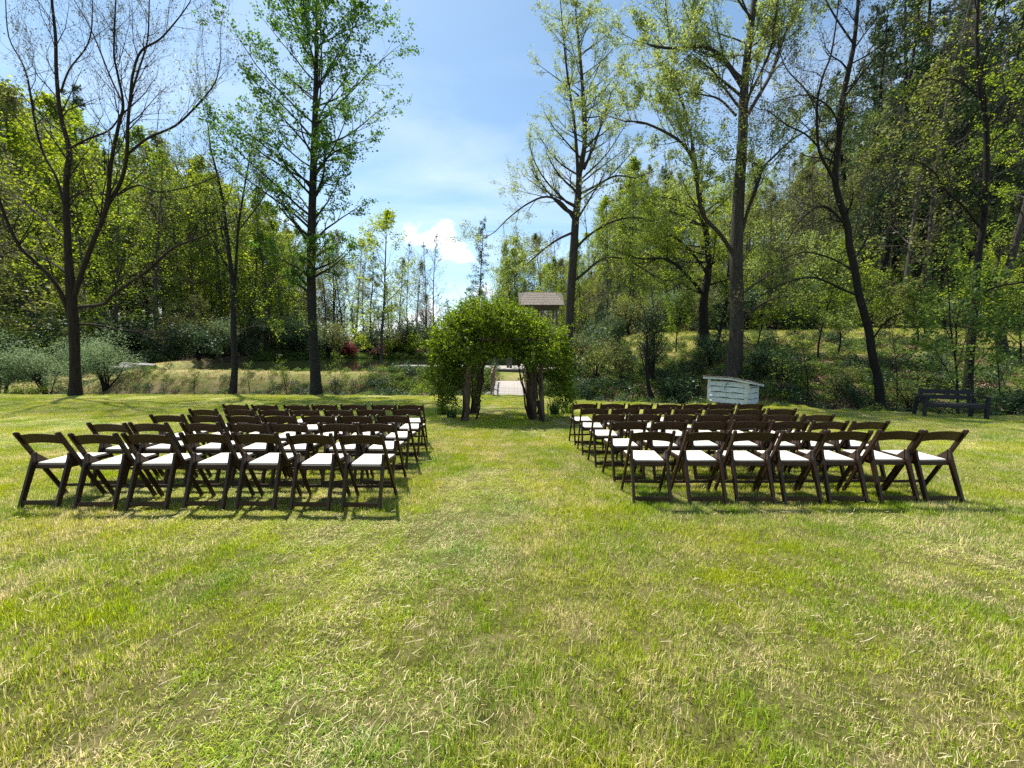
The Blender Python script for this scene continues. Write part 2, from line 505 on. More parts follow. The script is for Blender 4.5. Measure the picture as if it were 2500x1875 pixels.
def np_mesh(name, verts, quads=None, tris=None, rnd=None, mats=None, smooth=False):
    me = bpy.data.meshes.new(name)
    verts = np.asarray(verts, np.float32).reshape(-1, 3)
    nq = 0 if quads is None else len(quads)
    nt = 0 if tris is None else len(tris)
    me.vertices.add(len(verts))
    me.vertices.foreach_set('co', verts.ravel())
    idx = []
    if nq: idx.append(np.asarray(quads, np.int32).ravel())
    if nt: idx.append(np.asarray(tris, np.int32).ravel())
    idx = np.concatenate(idx)
    me.loops.add(len(idx))
    me.loops.foreach_set('vertex_index', idx)
    me.polygons.add(nq + nt)
    starts = np.concatenate([np.arange(nq) * 4, nq * 4 + np.arange(nt) * 3]).astype(np.int32)
    me.polygons.foreach_set('loop_start', starts)
    if smooth:
        me.polygons.foreach_set('use_smooth', np.ones(nq + nt, bool))
    me.update(calc_edges=True)
    if rnd is not None:
        a = me.attributes.new('rnd', 'FLOAT', 'FACE')
        a.data.foreach_set('value', np.asarray(rnd, np.float32))
    if mats is not None:
        for m in (mats if isinstance(mats, (list, tuple)) else [mats]):
            me.materials.append(m)
    return me


def bm_mesh(name, bm, mat=None, smooth=False):
    me = bpy.data.meshes.new(name)
    bm.normal_update()
    bm.to_mesh(me)
    bm.free()
    if smooth:
        me.polygons.foreach_set('use_smooth', [True] * len(me.polygons))
    if mat: me.materials.append(mat)
    return me


def bar(bm, p0, p1, w, t, ref=(1, 0, 0), bev=0.003):
    """a rectangular bar from p0 to p1, w across ref, t the other way"""
    p0, p1, ref = Vector(p0), Vector(p1), Vector(ref)
    d = (p1 - p0)
    ln = d.length
    z = d.normalized()
    x = (ref - z * ref.dot(z)).normalized()
    y = z.cross(x)
    mt = Matrix((x, y, z)).transposed().to_4x4()
    mt.translation = (p0 + p1) / 2
    r = bmesh.ops.create_cube(bm, size=1.0, matrix=mt @ Matrix.Diagonal((w, t, ln, 1)))
    if bev:
        ed = list({e for v in r['verts'] for e in v.link_edges})
        bmesh.ops.bevel(bm, geom=ed, offset=bev, segments=1, affect='EDGES', profile=0.5)


def box_bm(bm, c, s, bev=0.004, rot=None):
    mt = Matrix.Translation(Vector(c))
    if rot is not None: mt = mt @ rot
    r = bmesh.ops.create_cube(bm, size=1.0, matrix=mt @ Matrix.Diagonal((*s, 1)))
    if bev:
        ed = list({e for v in r['verts'] for e in v.link_edges})
        bmesh.ops.bevel(bm, geom=ed, offset=bev, segments=1, affect='EDGES', profile=0.5)


class Plant:
    """collects tapered branches and leaves, then makes one branch mesh and one leaf mesh"""

    def __init__(self, seed=0):
        self.lines = []      # (pts Nx3, radii N, sides)
        self.leafp, self.leafd, self.leafs = [], [], []
        self.jit = 1.0
        self.R = random.Random(seed)
        self.g = np.random.default_rng(seed + 5)

    def line(self, pts, rad, sides=5):
        self.lines.append((np.array(pts, float), np.array(rad, float), sides))

    def leaf(self, p, s, d=None):
        self.leafp.append(tuple(p)); self.leafs.append(s); self.leafd.append(tuple(d) if d is not None else (0, 0, 0))

    def grow(self, p, d, ln, r, lvl, maxl, up=0.12, kids=4, spread=0.8, wig=0.16, leafn=6, leafs=0.1, shrink=0.6, gap=0.0):
        R = self.R
        n = 4 if lvl < maxl else 3
        pts, rad, dirs = [Vector(p)], [r], [Vector(d).normalized()]
        d = Vector(d).normalized()
        q = Vector(p)
        for i in range(n):
            d = (d + Vector((R.gauss(0, wig), R.gauss(0, wig), R.gauss(0, wig) + up))).normalized()
            q = q + d * (ln / n)
            pts.append(q.copy()); dirs.append(d.copy())
            rad.append(max(0.0025, r * (1 - 0.78 * (i + 1) / n)))
        self.line(pts, rad, 5 if r > 0.03 else (4 if r > 0.012 else 3))
        if lvl < maxl:
            for k in range(kids):
                t = 0.25 + 0.75 * (k + R.random() * 0.8) / kids
                t = min(t, 0.98)
                f = t * n
                i = min(int(f), n - 1)
                b = pts[i].lerp(pts[i + 1], f - i)
                self.side(b, dirs[i + 1], ln * shrink * R.uniform(.7, 1.15) * (1.15 - 0.55 * t), max(0.003, r * (1 - .75 * t) * 0.62), lvl + 1, maxl, up, kids, spread, wig, leafn, leafs, shrink, gap)
            self.grow(pts[-1], dirs[-1], ln * shrink * 0.8, rad[-1], lvl + 1, maxl, up, kids, spread, wig, leafn, leafs, shrink, gap)
        else:
            if R.random() < gap: return
            for k in range(leafn):
                t = R.uniform(0.15, 1.05) * n
                i = min(int(t), n - 1)
                b = pts[i].lerp(pts[i + 1], t - i)
                self.leaf(b + Vector((R.gauss(0, .5), R.gauss(0, .5), R.gauss(0, .4))) * leafs * self.jit, leafs * R.uniform(.6, 1.25))

    def side(self, b, d, ln, r, *a):
        R = self.R
        spread = a[4]
        az = R.uniform(0, 2 * PI)
        ref = Vector((0, 0, 1)) if abs(d.z) < 0.95 else Vector((1, 0, 0))
        u = d.cross(ref).normalized()
        w = d.cross(u)
        an = spread * R.uniform(.7, 1.2)
        nd = d * math.cos(an) + (u * math.cos(az) + w * math.sin(az)) * math.sin(an)
        self.grow(b, nd, ln, r, *a)

    def branch_mesh(self, name, mat, origin=(0, 0, 0)):
        groups = {}
        for p, r, s in self.lines:
            groups.setdefault((len(p), s), []).append((p, r))
        VS, QS, TS = [], [], []
        base = 0
        for (n, s), L_ in groups.items():
            P = np.stack([a for a, _ in L_]); Rr = np.stack([b for _, b in L_])
            B = len(P)
            T = np.empty_like(P)
            T[:, 1:-1] = P[:, 2:] - P[:, :-2]
            T[:, 0] = P[:, 1] - P[:, 0]
            T[:, -1] = P[:, -1] - P[:, -2]
            T /= np.linalg.norm(T, axis=2, keepdims=True) + 1e-9
            ref = np.where(np.abs(T[:, :1, 2:3]) > .9, np.array([1., 0, 0]), np.array([0, 0, 1.]))
            ref = np.broadcast_to(ref, T.shape)
            U = np.cross(T, ref); U /= np.linalg.norm(U, axis=2, keepdims=True) + 1e-9
            W = np.cross(T, U)
            ang = np.arange(s) * 2 * PI / s
            ring = P[:, :, None, :] + Rr[:, :, None, None] * (np.cos(ang)[None, None, :, None] * U[:, :, None, :] + np.sin(ang)[None, None, :, None] * W[:, :, None, :])
            VS.append(ring.reshape(-1, 3))
            b_ = np.arange(B)[:, None, None] * n * s
            i_ = np.arange(n - 1)[None, :, None] * s
            k_ = np.arange(s)[None, None, :]
            k2 = (k_ + 1) % s
            a0 = base + b_ + i_ + k_; a1 = base + b_ + i_ + k2
            q = np.stack([a0, a1, a1 + s, a0 + s], -1).reshape(-1, 4)
            QS.append(q)
            base += B * n * s
        V = np.concatenate(VS) - np.array(origin)
        return np_mesh(name, V, np.concatenate(QS), None, None, mat, smooth=True)

    def leaf_mesh(self, name, mat, origin=(0, 0, 0), aspect=0.6, flat=0.35, hang=0.0):
        P = np.array(self.leafp, float).reshape(-1, 3); S = np.array(self.leafs, float)
        return leaf_quads(name, P - np.array(origin), S, mat, self.g, aspect, flat, hang)


def leaf_quads(name, P, S, mat, g, aspect=0.6, flat=0.35, hang=0.0, vcol=None):
    n = len(P)
    a = g.normal(size=(n, 3)); a[:, 2] = a[:, 2] * (1 - flat) - hang
    a /= np.linalg.norm(a, axis=1, keepdims=True)
    b = np.cross(a, g.normal(size=(n, 3)) * np.array([1 - flat, 1 - flat, 1]) + np.array([0, 0, flat]))
    b /= np.linalg.norm(b, axis=1, keepdims=True) + 1e-9
    nn = np.cross(a, b)
    l = S[:, None]
    w = l * aspect * 0.5
    v0 = P - a * l * 0.5
    v1 = P - b * w + nn * l * 0.08
    v2 = P + a * l * 0.5
    v3 = P + b * w + nn * l * 0.08
    V = np.stack([v0, v1, v2, v3], 1).reshape(-1, 3)
    Q = np.arange(n * 4).reshape(n, 4)
    return np_mesh(name, V, Q, None, g.random(n), mat)


def scatter(name, pts, protos, rz, scl, idx, tilt=None):
    """one object whose points carry copies of a few small meshes"""
    me = bpy.data.meshes.new(name)
    n = len(pts)
    me.vertices.add(n)
    me.vertices.foreach_set('co', np.asarray(pts, np.float32).ravel())
    rot = np.zeros((n, 3), np.float32)
    rot[:, 2] = rz
    if tilt is not None:
        # lay each copy on the slope: turn about its own axis first, then tip with the ground
        P3 = np.asarray(pts, float)
        e = 0.18
        dx = (height(P3[:, 0] + e, P3[:, 1]) - height(P3[:, 0] - e, P3[:, 1])) / (2 * e)
        dy = (height(P3[:, 0], P3[:, 1] + e) - height(P3[:, 0], P3[:, 1] - e)) / (2 * e)
        for k in range(n):
            q = Vector((0, 0, 1)).rotation_difference(Vector((-dx[k], -dy[k], 1)).normalized())
            rot[k] = (q.to_matrix() @ Matrix.Rotation(float(rz[k]), 3, 'Z')).to_euler('XYZ')
    a = me.attributes.new('prot', 'FLOAT_VECTOR', 'POINT'); a.data.foreach_set('vector', rot.ravel())
    a = me.attributes.new('pscl', 'FLOAT', 'POINT'); a.data.foreach_set('value', np.asarray(scl, np.float32))
    a = me.attributes.new('pidx', 'INT', 'POINT'); a.data.foreach_set('value', np.asarray(idx, np.int32))
    me.update()
    o = bpy.data.objects.new(name, me)
    COL.objects.link(o)
    c = bpy.data.collections.new(name + '_sources')
    for i, pm in enumerate(protos):
        po = bpy.data.objects.new('%s_source_%02d' % (name, i), pm)
        c.objects.link(po)
    ng = bpy.data.node_groups.new(name, 'GeometryNodeTree')
    ng.interface.new_socket('Geometry', in_out='INPUT', socket_type='NodeSocketGeometry')
    ng.interface.new_socket('Geometry', in_out='OUTPUT', socket_type='NodeSocketGeometry')
    gi = ng.nodes.new('NodeGroupInput'); go = ng.nodes.new('NodeGroupOutput')
    ip = ng.nodes.new('GeometryNodeInstanceOnPoints')
    ci = ng.nodes.new('GeometryNodeCollectionInfo')
    ci.inputs['Collection'].default_value = c
    ci.inputs['Separate Children'].default_value = True
    ci.inputs['Reset Children'].default_value = True
    def na(nm, ty):
        x = ng.nodes.new('GeometryNodeInputNamedAttribute'); x.data_type = ty; x.inputs['Name'].default_value = nm
        return [s for s in x.outputs if s.name == 'Attribute' and s.enabled][0]
    er = ng.nodes.new('FunctionNodeEulerToRotation')
    l = ng.links.new
    l(gi.outputs[0], ip.inputs['Points'])
    l(ci.outputs[0], ip.inputs['Instance'])
    ip.inputs['Pick Instance'].default_value = True
    l(na('pidx', 'INT'), ip.inputs['Instance Index'])
    l(na('prot', 'FLOAT_VECTOR'), er.inputs[0])
    l(er.outputs[0], ip.inputs['Rotation'])
    l(na('pscl', 'FLOAT'), ip.inputs['Scale'])
    l(ip.outputs[0], go.inputs[0])
    md = o.modifiers.new('scatter', 'NODES')
    md.node_group = ng
    return o


# ------------------------------------------------------------------ ground, pond, distance
def lines_(a, b, near0, near1, s0, grow):
    xs = list(np.arange(near0, near1, s0))
    x, s = near1, s0
    while x < b:
        xs.append(x); s *= grow; x += s
    xs.append(b)
    x, s = near0, s0
    lo = []
    while x > a:
        s *= grow; x -= s
        lo.append(x)
    return np.array(sorted(set(lo + xs)))


gx = lines_(-420, 420, -34, 34, 0.33, 1.09)
gy = lines_(-60, 560, -1, 46, 0.27, 1.07)
X, Y = np.meshgrid(gx, gy)
Z = height(X, Y)
V = np.stack([X, Y, Z], -1).reshape(-1, 3)
ny, nx = X.shape
i = np.arange(ny - 1)[:, None] * nx + np.arange(nx - 1)[None, :]
Q = np.stack([i, i + 1, i + 1 + nx, i + nx], -1).reshape(-1, 4)
gme = np_mesh('ground', V, Q, None, None, M['ground'], smooth=True)
D = (Y - edge(X)).ravel()
xf, yf = X.ravel(), Y.ravel()
lawnm = 1 - sstep(-0.3, 0.6, D)
pin = pond_in(xf, yf)
woodm = sstep(20.3, 22.5, D) * sstep(5, 12, xf - 0.1 * np.maximum(0, yf - 20))
woodm = np.maximum(woodm, sstep(-0.8, 0.8, yf - far_shore(xf)) * sstep(40, 50, yf))
woodm = np.maximum(woodm, sstep(-29, -35, xf + 0.0 * yf) * sstep(28, 33, yf))
woodm = np.maximum(woodm, 0.85 * sstep(0.0, 0.5, D) * (1 - sstep(2.6, 4.4, D)))
woodm = np.maximum(woodm, 0.7 * sstep(4.5, 7, xf) * sstep(0, .5, D) * (1 - sstep(7.5, 10, D)))
zc = np.stack([lawnm, woodm, np.zeros_like(lawnm), np.ones_like(lawnm)], -1).astype(np.float32)
ca = gme.color_attributes.new('zone', 'FLOAT_COLOR', 'POINT')
ca.data.foreach_set('color', zc.ravel())
tag(link('ground', gme), 'lawn, creek bank, meadow and wooded hillside', None, None, 'structure')

wx = np.linspace(-36.6, 8.2, 60)
wn, wf = near_shore(wx) - 0.7, far_shore(wx) + 0.9
okw = wn < wf
wx, wn, wf = wx[okw], wn[okw], wf[okw]
WVt, WQt = [], []
for k in range(len(wx)):
    for m_ in range(13):
        WVt.append((wx[k], wn[k] + (wf[k] - wn[k]) * m_ / 12, WATER))
    if k:
        for m_ in range(12):
            WQt.append(((k - 1) * 13 + m_, k * 13 + m_, k * 13 + m_ + 1, (k - 1) * 13 + m_ + 1))
tag(link('pond_water', np_mesh('pond_water', WVt, WQt, None, None, M['water'], smooth=True)), 'still dark pond reflecting the trees', None, None, 'structure')

# ------------------------------------------------------------------ grass
def grass_patch(seed, n, size, hmin, hmax, w, flat=0.0):
    g = np.random.default_rng(seed)
    x = g.uniform(-size / 2, size / 2, n); y = g.uniform(-size / 2, size / 2, n)
    # blades gather in small tufts
    k = max(4, n // 16)
    cx, cy = g.uniform(-size / 2, size / 2, k), g.uniform(-size / 2, size / 2, k)
    j = g.integers(0, k, n)
    inn = g.random(n) < 0.55
    x = np.where(inn, cx[j] + g.normal(0, 0.016, n), x); y = np.where(inn, cy[j] + g.normal(0, 0.016, n), y)
    h = g.uniform(hmin, hmax, n) * np.where(g.random(n) < .12, 1.35, 1)
    az = g.uniform(0, 2 * PI, n)
    lean = np.abs(g.normal(0.0, 0.55, n)) + flat
    dirx, diry = np.cos(az), np.sin(az)
    wx, wy = -diry, dirx
    ww = w * g.uniform(.6, 1.3, n)
    b = np.stack([x, y, np.full(n, -0.008)], 1)
    mid = b + np.stack([dirx * h * .5 * np.sin(lean * .6), diry * h * .5 * np.sin(lean * .6), h * .5 * np.cos(lean * .6)], 1)
    tip = mid + np.stack([dirx * h * .5 * np.sin(lean * 1.5), diry * h * .5 * np.sin(lean * 1.5), h * .5 * np.cos(np.minimum(lean * 1.5, 1.7))], 1)
    wv = np.stack([wx * ww / 2, wy * ww / 2, np.zeros(n)], 1)
    V = np.stack([b - wv, b + wv, mid + wv * .85, mid - wv * .85, tip], 1).reshape(-1, 3)
    o = np.arange(n)[:, None] * 5
    Q = o + np.array([[0, 1, 2, 3]]); T = o + np.array([[3, 2, 4]])
    r = g.random(n)
    r = r * 0.8
    return V, Q, T, np.concatenate([r, r])


def patch_mesh(name, seed, n, size, hmin, hmax, w, mat, flat=0.0):
    V, Q, T, r = grass_patch(seed, n, size, hmin, hmax, w, flat)
    return np_mesh(name, V, Q, T, r, mat)


protos = [patch_mesh('lawn_patch', 100 + k, 3400, 0.56, 0.020, 0.048, 0.0027, M['grass']) for k in range(5)]
protos += [patch_mesh('lawn_patch_tall', 120 + k, 3200, 0.56, 0.028, 0.066, 0.0028, M['grass']) for k in range(3)]
protos += [patch_mesh('lawn_patch_flat', 130 + k, 3000, 0.56, 0.022, 0.052, 0.0027, M['grass'], 0.75) for k in range(3)]
pts, idx = [], []
step = 0.42
yy = 0.25
while yy < 22:
    xm = 1.42 * yy + 1.6
    xs = np.arange(-xm, xm, step) + RNG.uniform(-.1, .1)
    for xx in xs:
        x_ = xx + RNG.uniform(-.07, .07); y_ = yy + RNG.uniform(-.07, .07)
        if y_ > edge(x_) + 0.35: continue
        pts.append((x_, y_, gz(x_, y_)))
        m_ = mnoise.noise(Vector((x_ * .55, y_ * .55, 3.0)))
        m2 = mnoise.noise(Vector((x_ * .35, y_ * .35, 9.0)))
        if m_ > 0.14: idx.append(5 + RNG.integers(0, 3))
        elif m2 > 0.12: idx.append(8 + RNG.integers(0, 3))
        else: idx.append(RNG.integers(0, 5))
    yy += step
n = len(pts)
rz = RNG.integers(0, 4, n) * PI / 2 + RNG.uniform(-.3, .3, n)
lg = scatter('lawn_grass', pts, protos, rz, RNG.uniform(.92, 1.12, n), idx, True)
tag(lg, 'short patchy green and straw coloured lawn grass', 'grass', None, 'stuff')

# dry straw lying about in the nearest grass
g = np.random.default_rng(5)
SV, SQ = [], []
ns_ = 7000
for k in range(ns_):
    if g.random() < 0.8:
        y = 0.9 + 8.0 * g.random() ** 1.3
    else:
        y = g.uniform(8, 15)
    x = g.uniform(-1.45, 1.45) * y
    mm = mnoise.noise(Vector((x * .8, y * .8, 21.0)))
    if mm < -0.02 and g.random() < 0.8: continue
    ln = g.uniform(.02, .065) * (2.2 if g.random() < .07 else 1); az = g.uniform(0, PI); cur = g.normal(0, .5)
    w = g.uniform(.0005, .0011) * (1 + 0.2 * y)
    z = gz(x, y) + g.uniform(.02, .05)
    base = len(SV)
    a = az
    px_, py_, pz_ = x, y, z
    dz = g.normal(0, .15)
    for s in range(4):
        nx_, ny_ = -math.sin(a) * w, math.cos(a) * w
        SV += [(px_ - nx_, py_ - ny_, pz_), (px_ + nx_, py_ + ny_, pz_ + w * .6)]
        if s: SQ.append((base + 2 * s - 2, base + 2 * s - 1, base + 2 * s + 1, base + 2 * s))
        px_ += math.cos(a) * ln / 3; py_ += math.sin(a) * ln / 3; pz_ += dz * ln / 3
        a += cur / 3
M['straw'] = leaf_mat('straw', [(0, (0.42, 0.34, 0.17)), (1, (0.68, 0.60, 0.40))], 0.2)
tag(link('dry_straw', np_mesh('dry_straw', SV, SQ, None, g.random(len(SQ)), M['straw'])), 'loose dry straw lying in the lawn', 'straw', None, 'stuff')

# bank and meadow tufts beyond the creek
bp_ = [patch_mesh('bank_patch', 150 + k, 420, 0.9, 0.06, 0.16, 0.012, M['bank_grass'], 0.2) for k in range(4)] + [patch_mesh('bank_straw_patch', 160 + k, 420, 0.9, 0.03, 0.09, 0.010, M['bank_straw'], 0.5) for k in range(4)]
pts = []
for y in np.arange(20, 47, 0.62):
    for x in np.arange(-1.42 * y, 1.42 * y, 0.66):
        x_, y_ = x + RNG.uniform(-.25, .25), y + RNG.uniform(-.25, .25)
        d = y_ - edge(x_)
        if d < 3.2 or pond_in(x_, y_) > -0.9: continue
        if d > 21.5 and x_ > 6: continue
        if x_ < -39: continue
        if -0.9 < x_ < 1.2 and y_ < 25.5: continue
        pts.append((x_, y_, gz(x_, y_)))
n = len(pts)
tag(scatter('bank_grass', pts, bp_, RNG.uniform(0, 6.28, n), RNG.uniform(.6, 1.15, n), [RNG.integers(0, 4) + (4 if p_[0] < 3 else 0) for p_ in pts], True), 'tan and green rough grass of the bank and meadow', 'grass', None, 'stuff')

# ------------------------------------------------------------------ weeds along the creek
def weed_clump(seed, n, rad, hgt, size, aspect=.5, stems=10):
    P = Plant(seed)
    R = P.R
    for k in range(stems):
        a = R.uniform(0, 6.28)
        P.line([Vector((0, 0, -.05)), Vector((math.cos(a) * rad * .4, math.sin(a) * rad * .4, hgt * .5)), Vector((math.cos(a) * rad * .8, math.sin(a) * rad * .8, hgt * .9))], [.006, .005, .002], 3)
    for k in range(n):
        a = R.uniform(0, 6.28); rr = rad * math.sqrt(R.random()); h = hgt * (1 - (rr / rad) ** 2 * .6)
        P.leaf((math.cos(a) * rr, math.sin(a) * rr, h * (R.random() ** .6)), size * R.uniform(.5, 1.3))
    return P


def joined_clump(name, P, bark, leafm, **kw):
    b = P.branch_mesh('t', None); l = P.leaf_mesh('t2', None, **kw)
    bm = bmesh.new(); bm.from_mesh(b); nb = len(bm.faces); bm.from_mesh(l)
    me = bpy.data.meshes.new(name)
    bm.faces.ensure_lookup_table()
    for i, f in enumerate(bm.faces): f.material_index = 0 if i < nb else 1
    bm.to_mesh(me); bm.free()
    me.materials.append(bark); me.materials.append(leafm)
    a = me.attributes.get('rnd')
    if a is None:
        a = me.attributes.new('rnd', 'FLOAT', 'FACE')
        a.data.foreach_set('value', np.random.default_rng(3).random(len(me.polygons)).astype(np.float32))
    return me


wp = [joined_clump('weed', weed_clump(300 + k, 260, .42, [.35, .5, .7, .45, .3][k], .085), M['bark_far'], M['leaf_weed']) for k in range(5)]
wp += [joined_clump('weed_dark', weed_clump(310 + k, 320, .5, [.6, .9, .7][k], .10), M['bark_far'], M['leaf_rhodo']) for k in range(3)]
wp += [joined_clump('weed_dead', weed_clump(320 + k, 160, .5, .28, .10), M['bark_far'], M['dead_leaf']) for k in range(2)]
pts, idx, scl = [], [], []
for k in range(12000):
    x = RNG.uniform(-32, 26); d = RNG.uniform(0.1, 9.5 if x < 4 else 17.0)
    e = float(edge(x)); y = e + d
    if abs(x) > 1.42 * y: continue
    if -1.1 < x < 1.3: 
        continue
    dens = 0
    if x < -19: dens = 0.16 if d < 4 else 0.05
    elif x < -15: dens = 0.55 if d < 3.2 else 0.05
    elif x < -9: dens = 0.9 if d < 3.6 else 0.08
    elif x < -1: dens = 1.0 if d < 4.2 else (0.5 if d < 6.5 else .05)
    elif x < 4: dens = 0.8 if d < 5 else .1
    else: dens = 1.0 if d < 6.5 else (0.5 if d < 9 else (0.22 if d < 13 else 0.10))
    if RNG.random() > dens * (0.75 if x > -8 else 0.6): continue
    pts.append((x, y, gz(x, y)))
    u = RNG.random()
    if x > 4: idx.append(5 + RNG.integers(0, 3) if u < .2 else (RNG.integers(0, 5) if u < .74 else 8 + RNG.integers(0, 2)))
    elif x < -9: idx.append(RNG.integers(0, 5) if u < .62 else (5 + RNG.integers(0, 3) if u < .85 else 8))
    else: idx.append(RNG.integers(0, 5) if u < .72 else (5 + RNG.integers(0, 3) if u < .9 else 8))
    scl.append(RNG.uniform(.45, 1.0) * (0.75 if d < 0.8 else 1) * (0.7 if x < -8 else 1))
n = len(pts)
tag(scatter('creekside_undergrowth', pts, wp, RNG.uniform(0, 6.28, n), scl, idx), 'tangled weeds and ivy along the creek', 'undergrowth', None, 'stuff')

# woodland floor growth on the hill and the far shore
pts, idx, scl = [], [], []
for k in range(900):
    x = RNG.uniform(-37, 5); y = float(far_shore(x)) + RNG.uniform(-.6, 2.2)
    pts.append((x, y, max(gz(x, y), -.05))); idx.append(RNG.integers(0, 5)); scl.append(RNG.uniform(1.0, 1.9))
for k in range(6500):
    if RNG.random() < .6:
        x = RNG.uniform(8, 75); y = RNG.uniform(14, 70)
        if y - edge(x) < 20.5 or abs(x) > 1.4 * y: continue
    else:
        x = RNG.uniform(-60, 30); y = RNG.uniform(28, 82)
        if pond_in(x, y) > -1.0: continue
        if y < far_shore(x) and x > -36: continue
        if abs(x) > 1.4 * y: continue
    pts.append((x, y, gz(x, y))); u = RNG.random()
    idx.append(RNG.integers(0, 5) if u < .45 else (5 + RNG.integers(0, 3) if u < .8 else 8 + RNG.integers(0, 2)))
    scl.append(RNG.uniform(1.2, 2.6))
n = len(pts)
tag(scatter('woodland_undergrowth', pts, wp, RNG.uniform(0, 6.28, n), scl, idx), 'low growth covering the floor of the wood', 'undergrowth', None, 'stuff')

# ------------------------------------------------------------------ chairs
def chair_meshes():
    ms = {}
    bm = bmesh.new()
    # backrest: arched slat, bowed a little in plan
    n = 12
    rows = []
    for i in range(n + 1):
        u = i / n * 2 - 1
        x = u * 0.205
        yb = -0.018 * (1 - u * u)
        zt = 0.752 + 0.022 * (1 - u * u); zb = 0.652 + 0.022 * (1 - u * u)
        def yy(z): return -0.200 + (0.775 - z) * 0.535 + yb
        rows.append([bm.verts.new((x, yy(zb) - .009, zb)), bm.verts.new((x, yy(zt) - .009, zt)), bm.verts.new((x, yy(zt) + .009, zt)), bm.verts.new((x, yy(zb) + .009, zb))])
    for a, b in zip(rows, rows[1:]):
        for k in range(4):
            bm.faces.new((a[k], b[k], b[(k + 1) % 4], a[(k + 1) % 4]))
    bm.faces.new(rows[0]); bm.faces.new(rows[-1][::-1])
    bmesh.ops.recalc_face_normals(bm, faces=bm.faces)
    ms['backrest'] = bm_mesh('backrest', bm, M['chair'])
    for nm, s in (('post_a', -1), ('post_b', 1)):
        bm = bmesh.new()
        x = s * 0.218
        # long leg: rounded top, straight run to the front foot
        prof = [(-0.228, 0.772), (-0.219, 0.787), (-0.203, 0.790), (-0.186, 0.782), (-0.03, 0.490), (0.238, 0.0), (0.196, 0.0), (-0.078, 0.498)]
        lo = [bm.verts.new((x - .012, y, z)) for y, z in prof]; hi = [bm.verts.new((x + .012, y, z)) for y, z in prof]
        bm.faces.new(lo); bm.faces.new(hi[::-1])
        for k in range(len(prof)):
            k2 = (k + 1) % len(prof); bm.faces.new((lo[k], hi[k], hi[k2], lo[k2]))
        bmesh.ops.recalc_face_normals(bm, faces=bm.faces)
        bmesh.ops.bevel(bm, geom=list(bm.edges), offset=.003, segments=1, affect='EDGES')
        ms[nm] = bm_mesh('long_leg', bm, M['chair'])
    for nm, s in (('rear_a', -1), ('rear_b', 1)):
        bm = bmesh.new()
        x = s * 0.190
        prof = [(-0.250, 0.0), (-0.206, 0.0), (-0.072, 0.44), (-0.062, 0.535), (-0.072, 0.553), (-0.088, 0.557), (-0.103, 0.547), (-0.112, 0.50)]
        lo = [bm.verts.new((x - .013, y, z)) for y, z in prof]; hi = [bm.verts.new((x + .013, y, z)) for y, z in prof]
        bm.faces.new(lo); bm.faces.new(hi[::-1])
        for k in range(len(prof)):
            k2 = (k + 1) % len(prof); bm.faces.new((lo[k], hi[k], hi[k2], lo[k2]))
        bmesh.ops.recalc_face_normals(bm, faces=bm.faces)
        bmesh.ops.bevel(bm, geom=list(bm.edges), offset=.003, segments=1, affect='EDGES')
        ms[nm] = bm_mesh('rear_leg', bm, M['chair'])
        bm = bmesh.new()
        x = s * 0.178
        prof = [(-0.085, 0.425), (-0.078, 0.545), (0.035, 0.445), (0.04, 0.425)]
        lo = [bm.verts.new((x - .006, y, z)) for y, z in prof]; hi = [bm.verts.new((x + .006, y, z)) for y, z in prof]
        bm.faces.new(lo); bm.faces.new(hi[::-1])
        for k in range(4):
            k2 = (k + 1) % 4; bm.faces.new((lo[k], hi[k], hi[k2], lo[k2]))
        bmesh.ops.recalc_face_normals(bm, faces=bm.faces)
        ms['gusset' + nm[-2:]] = bm_mesh('side_bracket', bm, M['chair'])
    bm = bmesh.new()
    fr = [(-0.170, -0.105, .412), (0.170, -0.105, .412), (0.190, 0.305, .432), (-0.190, 0.305, .432)]
    def slab(bm, q, t0, t1, bev):
        lo = [bm.verts.new((x, y, z + t0)) for x, y, z in q]; hi = [bm.verts.new((x, y, z + t1)) for x, y, z in q]
        bm.faces.new(lo[::-1]); bm.faces.new(hi)
        for k in range(4):
            bm.faces.new((lo[k], lo[(k + 1) % 4], hi[(k + 1) % 4], hi[k]))
        bmesh.ops.bevel(bm, geom=list(bm.edges), offset=bev, segments=2, affect='EDGES', profile=.6)
    slab(bm, fr, -0.028, 0.018, .005)
    ms['frame'] = bm_mesh('seat_frame', bm, M['chair'])
    bm = bmesh.new()
    cu = [(-0.158, -0.088, .412), (0.158, -0.088, .412), (0.178, 0.292, .432), (-0.178, 0.292, .432)]
    slab(bm, cu, 0.0185, 0.036, .008)
    ms['cushion'] = bm_mesh('seat_cushion', bm, M['cushion'], True)
    bm = bmesh.new(); bar(bm, (-0.178, -0.215, .060), (0.178, -0.215, .060), .045, .018, (0, 0, 1)); ms['rear_rail'] = bm_mesh('stretcher', bm, M['chair'])
    bm = bmesh.new(); bar(bm, (-0.207, 0.150, .135), (0.207, 0.150, .135), .030, .018, (0, 0, 1)); ms['front_rail'] = bm_mesh('stretcher', bm, M['chair'])
    return ms


CM = chair_meshes()
CHAIR_PARTS = [('backrest', 'backrest'), ('long_leg', 'post_a'), ('long_leg', 'post_b'), ('rear_leg', 'rear_a'), ('rear_leg', 'rear_b'),
               ('side_bracket', 'gusset_a'), ('side_bracket', 'gusset_b'), ('seat_frame', 'frame'), ('seat_cushion', 'cushion'),
               ('stretcher', 'rear_rail'), ('stretcher', 'front_rail')]
chair0 = empty('folding_chair')
for nm, k in CHAIR_PARTS:
    link(nm, CM[k], None, chair0)


